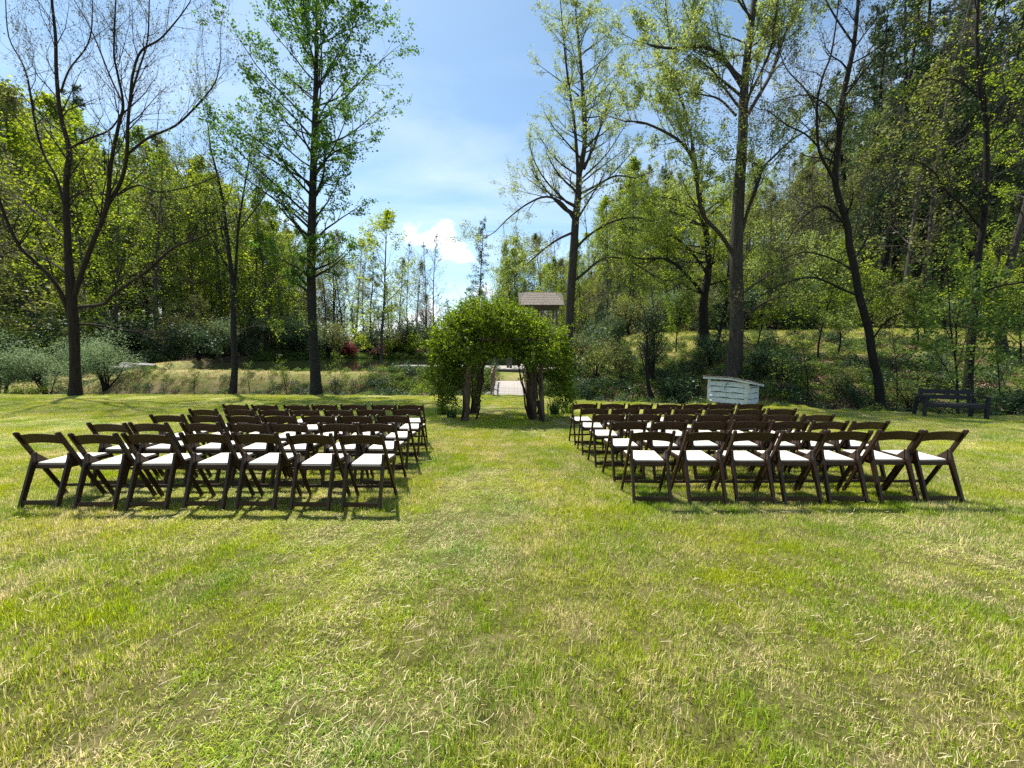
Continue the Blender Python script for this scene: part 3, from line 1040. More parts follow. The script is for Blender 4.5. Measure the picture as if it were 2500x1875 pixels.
def place_chair(px, d, k_ord, k_row, side, first=False):
    y = d + 0.2                     # origin of the chair lies ahead of the top rail
    x = (px - 1250.0) / 940.0 * (d * CP + 0.06) * (1.018 if px < 1250 else 1.008)
    o = chair0 if first else chair0.copy()
    if not first:
        COL.objects.link(o)
        for ch in chair0.children:
            c = ch.copy(); COL.objects.link(c); c.parent = o
    o.location = (x, y, gz(x, y) + 0.002)
    R = random.Random(int(px * 7 + d * 100))
    o.rotation_euler = (-SLOPE, R.uniform(-.006, .006), R.uniform(-.055, .055))
    ords = ['first', 'second', 'third', 'fourth', 'fifth', 'sixth', 'seventh']
    rows = ['nearest row', 'second nearest row', 'middle row', 'second farthest row', 'farthest row']
    tag(o, 'brown white-seated folding chair, %s from the aisle in the %s %s of it' % (ords[k_ord], rows[k_row], side), 'folding chair',
        'folding chairs in rows %s of the aisle' % side)
    return o


LEFT = [[99, 232, 359, 498, 626, 758, 884], [267, 368, 493, 606, 704, 825, 922], [414, 505, 597, 684, 779, 869, 963],
        [503, 588, 669, 745, 829, 908, 995], [580, 650, 728, 795, 865, 940, 1004]]
LD = [3.86, 4.62, 5.42, 6.20, 7.00]
RIGHT = [[1597, 1731, 1851, 1965, 2078, 2202, 2312], [1536, 1636, 1738, 1838, 1932, 2029, 2128], [1488, 1576, 1663, 1745, 1827, 1911, 1999],
         [1453, 1528, 1606, 1681, 1759, 1835, 1911], [1428, 1496, 1563, 1636, 1701, 1766, 1834]]
RD = [4.08, 4.88, 5.62, 6.42, 7.25]
firstc = True
LD = [q * .985 for q in LD]
RD = [q * .972 for q in RD]
for r in range(5):
    for k in range(7):
        place_chair(LEFT[r][k], LD[r] + (0.05 if (r, k) == (0, 0) else 0), 6 - k, r, 'left', firstc); firstc = False
for r in range(5):
    for k in range(7):
        place_chair(RIGHT[r][k], RD[r], k, r, 'right')

# ------------------------------------------------------------------ vine covered arbor
AY0, AY1 = 10.2, 12.4
arb = empty('arbor', (-0.35, 11.2, gz(-0.35, 11.2)))
AO = Vector(arb.location)


def trunk_tube(name, pts, rad, mat, parent, origin, sides=9, rough=0.12, seed=1):
    """one gnarled log / trunk along a bent path"""
    R = random.Random(seed)
    pts = [Vector(p) for p in pts]
    # resample
    P, r = [], []
    for a in range(len(pts) - 1):
        m_ = 5
        for k in range(m_):
            t = k / m_
            P.append(pts[a].lerp(pts[a + 1], t)); r.append(rad[a] * (1 - t) + rad[a + 1] * t)
    P.append(pts[-1]); r.append(rad[-1])
    V, Qd = [], []
    ph = R.uniform(0, 6)
    for i_, (p, q) in enumerate(zip(P, r)):
        t = (P[min(i_ + 1, len(P) - 1)] - P[max(i_ - 1, 0)]).normalized()
        u = t.cross(Vector((0.13, 1, 0.07))).normalized(); w = t.cross(u)
        for k in range(sides):
            a = k / sides * 2 * PI
            f = 1 + rough * math.sin(2 * a + ph + i_ * .25) + rough * .6 * math.sin(3 * a + 1.7 * ph - i_ * .4) + R.uniform(-.4, .4) * rough
            V.append(p + (u * math.cos(a) + w * math.sin(a)) * q * f - Vector(origin))
    for i_ in range(len(P) - 1):
        for k in range(sides):
            k2 = (k + 1) % sides
            Qd.append((i_ * sides + k, i_ * sides + k2, (i_ + 1) * sides + k2, (i_ + 1) * sides + k))
    me = np_mesh(name, [tuple(v) for v in V], Qd, None, None, mat, smooth=True)
    return link(name, me, None, parent)


def ground_at(x, y): return Vector((x, y, gz(x, y)))


def logp(px0, px1, py1, Y, r0, r1, seed, bend=0.05):
    x0 = (px0 - 1250) / 940 * Y
    b = ground_at(x0, Y) - Vector((0, 0, .1))
    t = at(px1, py1, Y)
    m_ = b.lerp(t, .5) + Vector((bend, 0, 0))
    trunk_tube('post', [b, m_, t], [r0, (r0 + r1) / 2, r1], M['cedar'], arb, AO, 10, .16, seed)


logp(1134, 1152, 830, AY0, .085, .065, 1, -.02)
logp(1152, 1190, 840, AY1 - .3, .11, .085, 2, -.05)
logp(1160, 1180, 850, AY1 - .4, .05, .05, 21, .05)
logp(1302, 1298, 830, AY0 + .4, .095, .075, 3, .03)
logp(1326, 1322, 830, AY0 + .05, .065, .05, 4, -.03)
logp(1290, 1284, 840, AY1 - .5, .075, .06, 5, .04)
for (xa, pa, Ya, xb, pb, Yb, s_) in ((1120, 832, AY0 + .25, 1340, 832, AY0 + .25, 6), (1140, 845, AY1, 1310, 845, AY1, 7), (1150, 830, AY0, 1165, 842, AY1, 8), (1315, 830, AY0, 1298, 842, AY1, 9), (1130, 835, AY0 + .6, 1220, 765, AY0 + .6, 10), (1330, 835, AY0 + .6, 1220, 765, AY0 + .6, 11)):
    a, b = at(xa, pa, Ya), at(xb, pb, Yb)
    trunk_tube('beam', [a, a.lerp(b, .5) + Vector((0, 0, .04)), b], [.055, .05, .045], M['cedar'], arb, AO, 8, .12, s_)
# twisted vine stems
R = random.Random(44)
for k in range(16):
    px0 = R.choice([1128, 1140, 1150, 1165, 1300, 1310, 1322, 1335]) + R.uniform(-8, 8)
    Yv = R.uniform(AY0 - .05, AY1)
    x0 = (px0 - 1250) / 940 * Yv
    b = ground_at(x0, Yv)
    sgn = -1 if px0 < 1220 else 1
    q = [b]
    p = b.copy()
    for s in range(5):
        p = p + Vector((R.uniform(-.10, .10) + (0.05 if s < 3 else .28) * R.uniform(-.2, 1) * -sgn, R.uniform(-.1, .1), .36 if s < 4 else .15))
        q.append(p.copy())
    trunk_tube('vine_stem', q, [.028, .024, .022, .018, .014, .01], M['bark_brown'], arb, AO, 6, .2, k)
vp = Plant(9)
vg = np.random.default_rng(77)
VL, VS_ = [], []


def blob(px, py, Yc, rx, ry, rY, n, size=.082, hollow=.74, thick=.3):
    c = at(px, py, Yc); k = Yc / 940.0
    a, b = rx * k, ry * k
    dv_ = vg.normal(size=(n, 3)); dv_ /= np.linalg.norm(dv_, axis=1, keepdims=True)
    az = np.arctan2(dv_[:, 1], dv_[:, 0]); el = dv_[:, 2]
    lump = 1 + .13 * np.sin(az * 5 + px) * np.cos(el * 7) + .11 * np.sin(az * 11 + el * 9 + py) + .07 * np.sin(az * 23 - el * 17 + px) + .06 * vg.normal(size=n)
    P0 = np.array(c) + dv_ * np.array([a, rY, b])
    rr = (hollow + (1 - hollow) * vg.random(n) ** .7) * lump * (1 + .10 * np.sin(P0[:, 0] * 7.3) * np.sin(P0[:, 2] * 8.1 + 1))
    P = np.array(c) + dv_ * np.array([a, rY, b]) * rr[:, None]
    keep = np.ones(n, bool)
    # the way through stays open
    sx = (P[:, 0] / P[:, 1]) * 940 + 1250
    sy = 855 - (P[:, 2] - EYE) / P[:, 1] * 940
    arch = ((np.abs(sx - 1226) / 44.0) ** 2.5 < 1) & (P[:, 2] < EYE - .12 - .35 * (np.abs(sx - 1226) / 50.0) ** 2 + .05 * np.sin(P[:, 0] * 9)) 
    keep &= ~arch
    # leaves hang together in small sprigs
    cen = P[keep][::9]
    if len(cen) == 0: cen = P[:1]
    sd = vg.normal(size=cen.shape) * np.array([.8, .8, .5]) + np.array([0, 0, -.35]); sd /= np.linalg.norm(sd, axis=1, keepdims=True)
    tt = np.linspace(0, 1, 9)[None, :, None]
    P = (cen[:, None, :] + sd[:, None, :] * tt * vg.uniform(.10, .24, (len(cen), 1, 1)) + vg.normal(size=(len(cen), 9, 3)) * .022).reshape(-1, 3)
    sx = (P[:, 0] / P[:, 1]) * 940 + 1250
    P = P[~((np.abs(sx - 1226) < 34) & (P[:, 2] < EYE - .25))]
    VL.append(P); VS_.append(size * (.4 + .95 * vg.random(len(P)) ** 1.6))
    # shoots sticking out
    for j in range(int(n / 45)):
        i_ = vg.integers(0, len(P))
        out = (P[i_] - np.array(c)); out /= np.linalg.norm(out) + 1e-6
        out = out + vg.normal(size=3) * .4 + np.array([0, 0, .25]); out /= np.linalg.norm(out)
        m_ = vg.integers(6, 13); L_ = vg.uniform(.14, .45)
        t = np.linspace(0, 1, m_)[:, None]
        q = P[i_] + out * t * L_ - np.array([0, 0, 1.]) * (t ** 2) * L_ * .35
        VL.append(q + vg.normal(size=q.shape) * .02); VS_.append(np.full(m_, size * .8))
        vp.line([q[0], q[m_ // 2], q[-1]], [.004, .003, .002], 3)


blob(1208, 806, 11.3, 112, 66, 1.35, 12350)
blob(1178, 778, 10.9, 74, 46, 1.0, 5700)
blob(1258, 796, 11.0, 78, 44, 1.0, 5700)
blob(1122, 835, 11.0, 72, 64, 1.1, 7980)
blob(1074, 880, 10.8, 28, 58, .6, 2850)
blob(1092, 930, 10.7, 40, 62, .6, 2185, hollow=.3)
blob(1118, 900, 10.6, 30, 60, .4, 1710, hollow=.3)
blob(1322, 846, 11.0, 66, 54,
      1.1, 6460)
blob(1368, 870, 10.9, 22, 58, .6, 2280)
blob(1385, 930, 10.9, 16, 70, .35, 1178, hollow=.2)
blob(1362, 940, 11.2, 18, 60, .4, 798, hollow=.2)
blob(1150, 862, 9.95, 30, 36, .28, 800, hollow=.2)
blob(1312, 862, 9.95, 34, 38, .28, 900, hollow=.2)
blob(1090, 975, 10.7, 30, 30, .3, 420, hollow=.1)
blob(1385, 975, 10.8, 16, 34, .25, 300, hollow=.1)
blob(1150, 900, 10.4, 16, 60, .2, 380, hollow=.1)
blob(1160, 960, 11.9, 12, 40, .2, 160, hollow=.1)
blob(1345, 940, 10.6, 14, 60, .2, 300, hollow=.1)
blob(1300, 890, 10.4, 16, 40, .2, 320, hollow=.1)
blob(1290, 940, 11.9, 10, 60, .2, 160, hollow=.1)
blob(1215, 866, 12.2, 56, 16, .5, 1330, hollow=.2)
P_ = np.concatenate(VL); S_ = np.concatenate(VS_)
fo = link('foliage', leaf_quads('foliage', P_ - np.array(AO), S_, M['leaf_vine'], vg, .5, .3, .25), None, arb)
fo['kind'] = 'stuff'
# bare inner tangle
for k in range(260):
    a = Vector(P_[vg.integers(0, len(P_))]); c = a.lerp(Vector((AO.x, 11.2, 2.0)), .3) + Vector(tuple(vg.normal(size=3) * .15))
    b = a + Vector(tuple(vg.normal(size=3) * .35))
    vp.line([a, c, b], [.007, .006, .003], 3)
tw = link('twigs', vp.branch_mesh('twigs', M['bark_brown'], AO), None, arb)
tw['kind'] = 'stuff'
tag(arb, 'rustic cedar post arbor covered with green vines at the end of the aisle', 'arbor')

# strap leaved plants at the foot of the arbor
def strap_plant(name, px, py, n, h, label, mat='leaf_rhodo', w=.014, spread=.5):
    p = G(px, py)
    g = np.random.default_rng(int(px)); V, Qd, rn = [], [], []
    for k in range(n):
        az = g.uniform(0, 6.28); ln = h * g.uniform(.6, 1.1); lean = g.uniform(.1, spread)
        bx, by = g.normal(0, .08), g.normal(0, .08)
        w_ = w * g.uniform(.7, 1.2); b0 = len(V)
        for s in range(5):
            t = s / 4
            r_ = ln * (t * math.sin(lean) + t * t * .35 * lean); z = ln * t * math.cos(lean) * (1 - .25 * t * lean * 2)
            x, y = bx + math.cos(az) * r_, by + math.sin(az) * r_
            ww = w_ * (1 - t * .85)
            V += [(x - math.sin(az) * ww, y + math.cos(az) * ww, z - .02), (x + math.sin(az) * ww, y - math.cos(az) * ww, z - .02)]
            if s: Qd.append((b0 + 2 * s - 2, b0 + 2 * s - 1, b0 + 2 * s + 1, b0 + 2 * s)); rn.append(g.random())
    o = link(name, np_mesh(name, V, Qd, None, rn, M[mat]))
    o.location = p
    tag(o, label, 'plant')


strap_plant('iris_clump', 1082, 1012, 110, .55, 'clump of strap leaves at the left foot of the arbor', 'leaf_weed')
strap_plant('iris_clump', 1105, 1020, 90, .42, 'lower dark clump of strap leaves against the left arbor post', 'leaf_rhodo')
strap_plant('iris_clump', 1352, 1012, 120, .6, 'dark upright clump of leaves right of the arbor posts', 'leaf_rhodo')
strap_plant('iris_clump', 1388, 1010, 90, .5, 'clump of strap leaves beside the farthest chair row', 'leaf_weed')

# small birdhouse-like wooden pendant and feeder on the right hand post
# ------------------------------------------------------------------ footbridge
BY0, BY1 = 19.35, 22.9
bx0, bx1 = (1204 - 1250) / 940 * 19.4, (1282 - 1250) / 940 * 19.4
bxc = (bx0 + bx1) / 2
br = empty('footbridge', (bxc, BY0, gz(bxc, BY0)))
bw = bx1 - bx0


def deckz(y):
    t = (y - BY0) / (BY1 - BY0)
    return -0.84 + 0.44 * t + .05 * math.sin(PI * t)


npl = 22
plm = bmesh.new(); box_bm(plm, (0, 0, 0), (bw + .1, (BY1 - BY0) / npl - .012, .045), .004)
plm = bm_mesh('plank', plm, M['plank'])
for k in range(npl):
    y = BY0 + (k + .5) * (BY1 - BY0) / npl
    o = link('plank', plm, None, br)
    o.location = Vector((bxc + RNG.uniform(-.015, .015), y, deckz(y) + RNG.uniform(-.003, .003))) - br.location
    o.rotation_euler = (0.115, RNG.uniform(-.006, .006), RNG.uniform(-.008, .008))
for s in (-1, 1):
    x = bxc + s * (bw / 2 - .05)
    bm = bmesh.new(); bar(bm, Vector((x, BY0, deckz(BY0) - .14)) - br.location, Vector((x, BY1, deckz(BY1) - .14)) - br.location, .12, .2); link('girder', bm_mesh('girder', bm, M['post_wood']), None, br)
    xr = bxc + s * (bw / 2 + .09)
    ps = []
    for j, y in enumerate((BY0 + .15, BY0 + 1.3, BY0 + 2.4, BY1 - .15)):
        z = deckz(y)
        h = 1.0 + (.12 if j == 0 else 0)
        trunk_tube('post', [(xr, y, z - .3), (xr + s * .02, y, z + .4), (xr - s * .01, y, z + h)], [.06, .055, .05], M['rail_wood'], br, br.location, 8, .15, j + 5)
        ps.append(Vector((xr, y, z + h - .1)))
    for j in range(3):
        m_ = ps[j].lerp(ps[j + 1], .5) + Vector((s * .03, 0, .08))
        trunk_tube('rail', [ps[j], m_, ps[j + 1]], [.045, .04, .045], M['rail_wood'], br, br.location, 8, .18, j + 15)
        a, b = ps[j] - Vector((0, 0, .75)), ps[j + 1] - Vector((0, 0, .7))
        trunk_tube('rail', [a, a.lerp(b, .5) + Vector((0, 0, .03)), b], [.035, .03, .035], M['rail_wood'], br, br.location, 7, .18, j + 25)
        for q in range(3):
            t = (q + .5) / 3
            lo, hi = a.lerp(b, t), ps[j].lerp(ps[j + 1], t + random.uniform(-.12, .12))
            trunk_tube('baluster', [lo, lo.lerp(hi, .5) + Vector((0, random.uniform(-.08, .08), 0)), hi], [.022, .02, .018], M['rail_wood'], br, br.location, 6, .2, q * 7 + j)
tag(br, 'rustic branch railed wooden footbridge seen through the arbor', 'footbridge')

# ------------------------------------------------------------------ pond deck, pilings, far shelter
def deck(name, x0, x1, y0, y1, z, label, legs=True):
    root = empty(name, ((x0 + x1) / 2, (y0 + y1) / 2, z))
    n = int((y1 - y0) / .15)
    bm = bmesh.new(); box_bm(bm, (0, 0, 0), (x1 - x0, (y1 - y0) / n - .012, .04), .003)
    me = bm_mesh('plank', bm, M['plank'])
    for k in range(n):
        o = link('plank', me, None, root)
        o.location = (RNG.uniform(-.02, .02), y0 + (k + .5) * (y1 - y0) / n - (y0 + y1) / 2, RNG.uniform(-.003, .003))
    bm = bmesh.new()
    for sx, sy, lx, ly in ((0, -1, x1 - x0 - .06, .05), (0, 1, x1 - x0 - .06, .05), (-1, 0, .05, y1 - y0 - .06), (1, 0, .05, y1 - y0 - .06)):
        bm_ = bmesh.new(); box_bm(bm_, (sx * ((x1 - x0) / 2 - .05), sy * ((y1 - y0) / 2 - .05), -.12), (lx - (.1 if sy == 0 else 0), ly - (.0 if sx == 0 else .1), .18), .003)
        link('fascia_board', bm_mesh('fascia_board', bm_, M['post_wood']), None, root)
    bm.free()
    for x in np.linspace(x0 + .25, x1 - .25, 4):
        for y in (y0 + .3, y1 - .3):
            bm_ = bmesh.new(); h = z - gz(x, y) + .3
            box_bm(bm_, (x - (x0 + x1) / 2, y - (y0 + y1) / 2, -.03 - h / 2), (.12, .12, h), .004)
            link('piling', bm_mesh('piling', bm_, M['post_wood']), None, root)
    tag(root, label, 'deck')
    return root


deck('pond_dock', -8.4, -2.6, 26.9, 29.2, WATER + .32, 'low pale plank dock reaching into the pond left of the arbor')
deck('viewing_deck', -2.35, 3.0, 24.9, 30.4, WATER + .22, 'bright plank deck beside the pond seen through the arbor')
for px, Yp, lab in ((1208, 26.2, 'dark wooden post on the deck, leftmost through the arbor'), (1240, 26.8, 'dark wooden post on the deck, middle one of three'), (1247, 25.9, 'thicker dark wooden post on the deck, rightmost of three')):
    x = (px - 1250) / 940 * Yp
    bm = bmesh.new(); box_bm(bm, (0, 0, 1.25), (.17, .17, 2.5), .01); box_bm(bm, (0, 0, 2.53), (.22, .22, .05), .008)
    o = link('deck_post', bm_mesh('deck_post', bm, M['post_wood'])); o.location = (x, Yp, WATER + .24)
    tag(o, lab, 'post', 'posts on the viewing deck')


def shelter():
    y0, y1 = 30.8, 33.6
    x0, x1 = (1278 - 1250) / 940 * 31, (1362 - 1250) / 940 * 31
    cx, cy = (x0 + x1) / 2, (y0 + y1) / 2
    zb = gz(cx, cy) + .12
    root = empty('open_shelter', (cx, cy, zb))
    bm = bmesh.new(); box_bm(bm, (0, 0, .0), (x1 - x0 + .3, y1 - y0 + .3, .14), .01); link('floor', bm_mesh('floor', bm, M['plank']), None, root)
    ze = EYE + (855 - 752) / 940 * y0 - zb
    zr = EYE + (855 - 721) / 940 * cy - zb
    for x in (x0 + .15, cx, x1 - .15):
        for y in (y0 + .1, y1 - .1):
            bm = bmesh.new(); box_bm(bm, (x - cx, y - cy, ze / 2 + .05), (.14, .14, ze - .06), .008); link('post', bm_mesh('post', bm, M['post_wood']), None, root)
    for y in (y0 + .1, y1 - .1):
        bm = bmesh.new(); box_bm(bm, (0, y - cy, ze + .1), (x1 - x0 + .2, .12, .16), .006); link('beam', bm_mesh('beam', bm, M['post_wood']), None, root)
    # hip-ended roof with courses of shingles
    ex = .45
    nrow = 7
    run = (y1 - y0) / 2 + ex
    ang = math.atan2(zr - ze, run)
    ln = math.hypot(zr - ze, run)
    R = random.Random(3)
    me_s = bmesh.new(); box_bm(me_s, (0, 0, 0), (.24, ln / nrow + .06, .022), 0)
    me_s = bm_mesh('shingle', me_s, M['shingle'])
    for side in (-1, 1):
        bm = bmesh.new()
        c0 = Vector((0, side * run / 2, (ze + zr) / 2 + .1))
        box_bm(bm, c0, (x1 - x0 + 2 * ex - .1, ln, .05), .004, Matrix.Rotation(-side * ang, 4, 'X'))
        link('roof_board', bm_mesh('roof_board', bm, M['post_wood']), None, root)
        for r in range(nrow):
            t = (r + .5) / nrow
            hw = (x1 - x0) / 2 + ex - .55 * t
            nn = int(2 * hw / .26)
            for k in range(nn):
                o = link('shingle', me_s, None, root)
                o.location = ((k - (nn - 1) / 2) * .26 + R.uniform(-.01, .01), side * run * (1 - t), ze + .145 + (zr - ze) * t + R.uniform(0, .01))
                o.rotation_euler = (-side * (ang - .05), 0, R.uniform(-.02, .02))
    tag(root, 'open shelter with weathered shingle roof beyond the arbor', 'shelter')


shelter()

# ------------------------------------------------------------------ white pump box
def pump_box():
    u = Vector((.60, -.80, 0)); v = Vector((.80, .60, 0))
    Lc = Vector((8.02, 15.45, 0)) - u * 0.12
    ln, dp = 1.48, .95
    base = Lc.copy()
    base.z = -0.60
    root = empty('pump_box', (base.x, base.y, base.z), math.atan2(u.y, u.x))
    # local: x along front, y into depth
    H0, H1 = .93, .74
    bm = bmesh.new(); box_bm(bm, (ln / 2, dp / 2, -.12), (ln - .06, dp - .06, .3), .01); link('foundation', bm_mesh('foundation', bm, M['concrete']), None, root)
    bm = bmesh.new(); box_bm(bm, (ln / 2, dp / 2, .38), (ln - .05, dp - .05, .72), .004); link('gap_shade_wall', bm_mesh('gap_shade_wall', bm, M['dark_wood']), None, root)  # coloured dark to stand in for the shade under the lapped boards
    R = random.Random(8)

    def wavy(x0, x1, z0, z1, y, axis, tilt):
        bm = bmesh.new(); n = 10
        ring = []
        for k in range(n + 1):
            t = k / n; x = x0 + (x1 - x0) * t
            lo = z0 + .010 * math.sin(t * 7 + z0 * 9) + R.uniform(-.003, .003)
            def P(d, z): return (x, y - d, z) if axis == 0 else (y + d, x, z)
            ring.append([bm.verts.new(P(.048, lo)), bm.verts.new(P(.004, z1 - .030)), bm.verts.new(P(-.01, z1 - .030)), bm.verts.new(P(-.01, lo))])
        for a, b in zip(ring, ring[1:]):
            for k in range(4): bm.faces.new((a[k], b[k], b[(k + 1) % 4], a[(k + 1) % 4]))
        bm.faces.new(ring[0]); bm.faces.new(ring[-1][::-1])
        bmesh.ops.recalc_face_normals(bm, faces=bm.faces)
        return bm_mesh('board', bm, M['white_board'])
    for k in range(4):
        z0 = .0 + k * .215; z1 = z0 + .212
        link('board', wavy(.10, ln / 2 - .004, z0, min(z1, H0 - .03), .0, 0, 0), None, root)
        link('board', wavy(ln / 2 + .004, ln - .10, z0, min(z1, H0 - .04), .0, 0, 0), None, root)
        link('board', wavy(.09, dp - .08, z0, min(z1, H1 - .01), ln, 1, 0), None, root)
    for (cx, cy, sx, sy, h) in ((.05, -.014, .11, .03, H0), (ln - .045, -.014, .11, .03, H0 - .03), (ln + .014, .042, .03, .084, H0 - .06), (ln + .014, dp - .04, .03, .08, H1)):
        bm = bmesh.new(); box_bm(bm, (cx, cy, h / 2), (sx, sy, h), .004); link('corner_trim', bm_mesh('corner_trim', bm, M['white_board']), None, root)
    bm = bmesh.new(); box_bm(bm, (ln / 2 + .03, -.043, .74), (.16, .012, .02), .002); box_bm(bm, (ln / 2 - .03, -.043, .70), (.014, .014, .10), .002); link('hook_latch', bm_mesh('hook_latch', bm, M['metal_black']), None, root)
    bm = bmesh.new()
    for q in range(7):
        a0, a1 = -1.2 + q * .4, -1.2 + (q + 1) * .4
        bar(bm, (ln / 2 - .05 - .035 * math.cos(a0), -.05, .56 + .07 * math.sin(a0)), (ln / 2 - .05 - .035 * math.cos(a1), -.05, .56 + .07 * math.sin(a1)), .012, .012, (0, 1, 0), 0)
    link('handle', bm_mesh('handle', bm, M['metal_black']), None, root)
    # roof: slopes down to the back, small hip on the right
    oh = .14
    def rz(x, y): return H0 + .03 - .17 * (y + oh) / (dp + 2 * oh) - .10 * max(0, (x - ln * .62)) / (ln * .38 + oh) + 0.02
    for (a, b) in (((-oh, -oh), (ln * .62, -oh)), ((ln * .62, -oh), (ln + oh, -oh)), ((ln + oh, -oh), (ln + oh, dp + oh))):
        bm = bmesh.new(); bar(bm, (a[0], a[1], rz(*a) - .035), (b[0], b[1], rz(*b) - .035), .07, .022, (0, 0, 1), .002); link('fascia', bm_mesh('fascia', bm, M['white_board']), None, root)
    nx_, ny_ = 13, 5
    for j in range(ny_):
        for k in range(nx_):
            x0_, x1_ = -oh + k * (ln + 2 * oh) / nx_, -oh + (k + 1) * (ln + 2 * oh) / nx_ - .006
            y0_, y1_ = -oh - .02 + j * (dp + 2 * oh) / ny_, -oh + (j + 1) * (dp + 2 * oh) / ny_ + .05
            zz = .012 + R.uniform(0, .014); t_ = .022
            q = [(x0_, y0_, rz(x0_, y0_) + zz + .022), (x1_, y0_, rz(x1_, y0_) + zz + .022), (x1_, y1_, rz(x1_, y1_) + zz), (x0_, y1_, rz(x0_, y1_) + zz)]
            V_ = q + [(a, b, c - t_) for a, b, c in q]
            link('shingle', np_mesh('shingle', V_, [(0, 1, 2, 3), (7, 6, 5, 4), (0, 4, 5, 1), (1, 5, 6, 2), (2, 6, 7, 3), (3, 7, 4, 0)], None, None, M['shingle']), None, root)
    tag(root, 'small white pump box with wavy boards and shingle roof at the lawn edge', 'box')


pump_box()

# ------------------------------------------------------------------ bench
def bench():
    a = G(2268, 1026); b = G(2412, 1032)
    a = Vector((11.95, 11.05, 0)); b = Vector((13.2, 10.6, 0))
    u = (b - a); ln = u.length; rz_ = math.atan2(u.y, u.x)
    c = (a + b) / 2
    c.z = gz(c.x, c.y)
    root = empty('garden_bench', c, rz_, 0)
    h = ln / 2
    W = M['dark_wood']
    def part(nm, f):
        bm = bmesh.new(); f(bm); return link(nm, bm_mesh(nm, bm, W), None, root)
    # camera side is -y: the front of the bench
    for s in (-1, 1):
        part('leg', lambda bm: bar(bm, (s * h, -.02, -.06), (s * h, -.02, .60), .07, .07))
        part('leg', lambda bm: bar(bm, (s * (h - .03) + s * .0, .52, -.08), (s * (h - .03), .42, .56), .07, .07))
        part('armrest', lambda bm: bar(bm, (s * h, -.10, .62), (s * h, .50, .62), .10, .035, (1, 0, 0)))
        part('back_support', lambda bm: bar(bm, (s * (h - .14), .40, .38), (s * (h - .14), .52, .80), .06, .04))
    for k in range(3):
        part('seat_slat', lambda bm: bar(bm, (-h + .04, .02 + k * .14, .405), (h - .04, .02 + k * .14, .405), .125, .035, (0, 1, 0)))
    part('apron', lambda bm: bar(bm, (-h + .04, -.045, .345), (h - .04, -.045, .345), .08, .03, (0, 0, 1)))
    for k in range(2):
        part('back_slat', lambda bm: bar(bm, (-h + .05, .405 + .03 * k, .57 + .155 * k), (h - .05, .405 + .03 * k, .57 + .155 * k), .125, .028, (0, .1, 1)))
    tag(root, 'dark wooden garden bench with armrests on the right of the lawn', 'bench')


bench()

# ------------------------------------------------------------------ big trees of the lawn edge
def zx(c, s, crops):      # helper for notes taken in a zoomed crop
    return c


def limb_path(L_, Y, dY=0.0):
    """[(x, y, r) ...] read in the 2212 wide view; Y distance; dY how far the limb comes forward or goes back along its length"""
    pts, rad = [], []
    n = len(L_)
    for i_, (x, y, r) in enumerate(L_):
        yy = Y + dY * i_ / max(1, n - 1)
        pts.append(at2(x, y, yy)); rad.append(r * yy / 831.0 / math.sqrt(1 + ((x - 1106) / 831.0) ** 2))
    return pts, rad


def smooth(pts, rad, k=4):
    P, r = [], []
    n = len(pts)
    for i_ in range(n - 1):
        p0 = pts[max(i_ - 1, 0)]; p1 = pts[i_]; p2 = pts[i_ + 1]; p3 = pts[min(i_ + 2, n - 1)]
        for j in range(k):
            t = j / k
            P.append(0.5 * ((2 * p1) + (-p0 + p2) * t + (2 * p0 - 5 * p1 + 4 * p2 - p3) * t * t + (-p0 + 3 * p1 - 3 * p2 + p3) * t ** 3))
            r.append(rad[i_] * (1 - t) + rad[i_ + 1] * t)
    P.append(pts[-1]); r.append(rad[-1])
    return P, r


HLN = 3


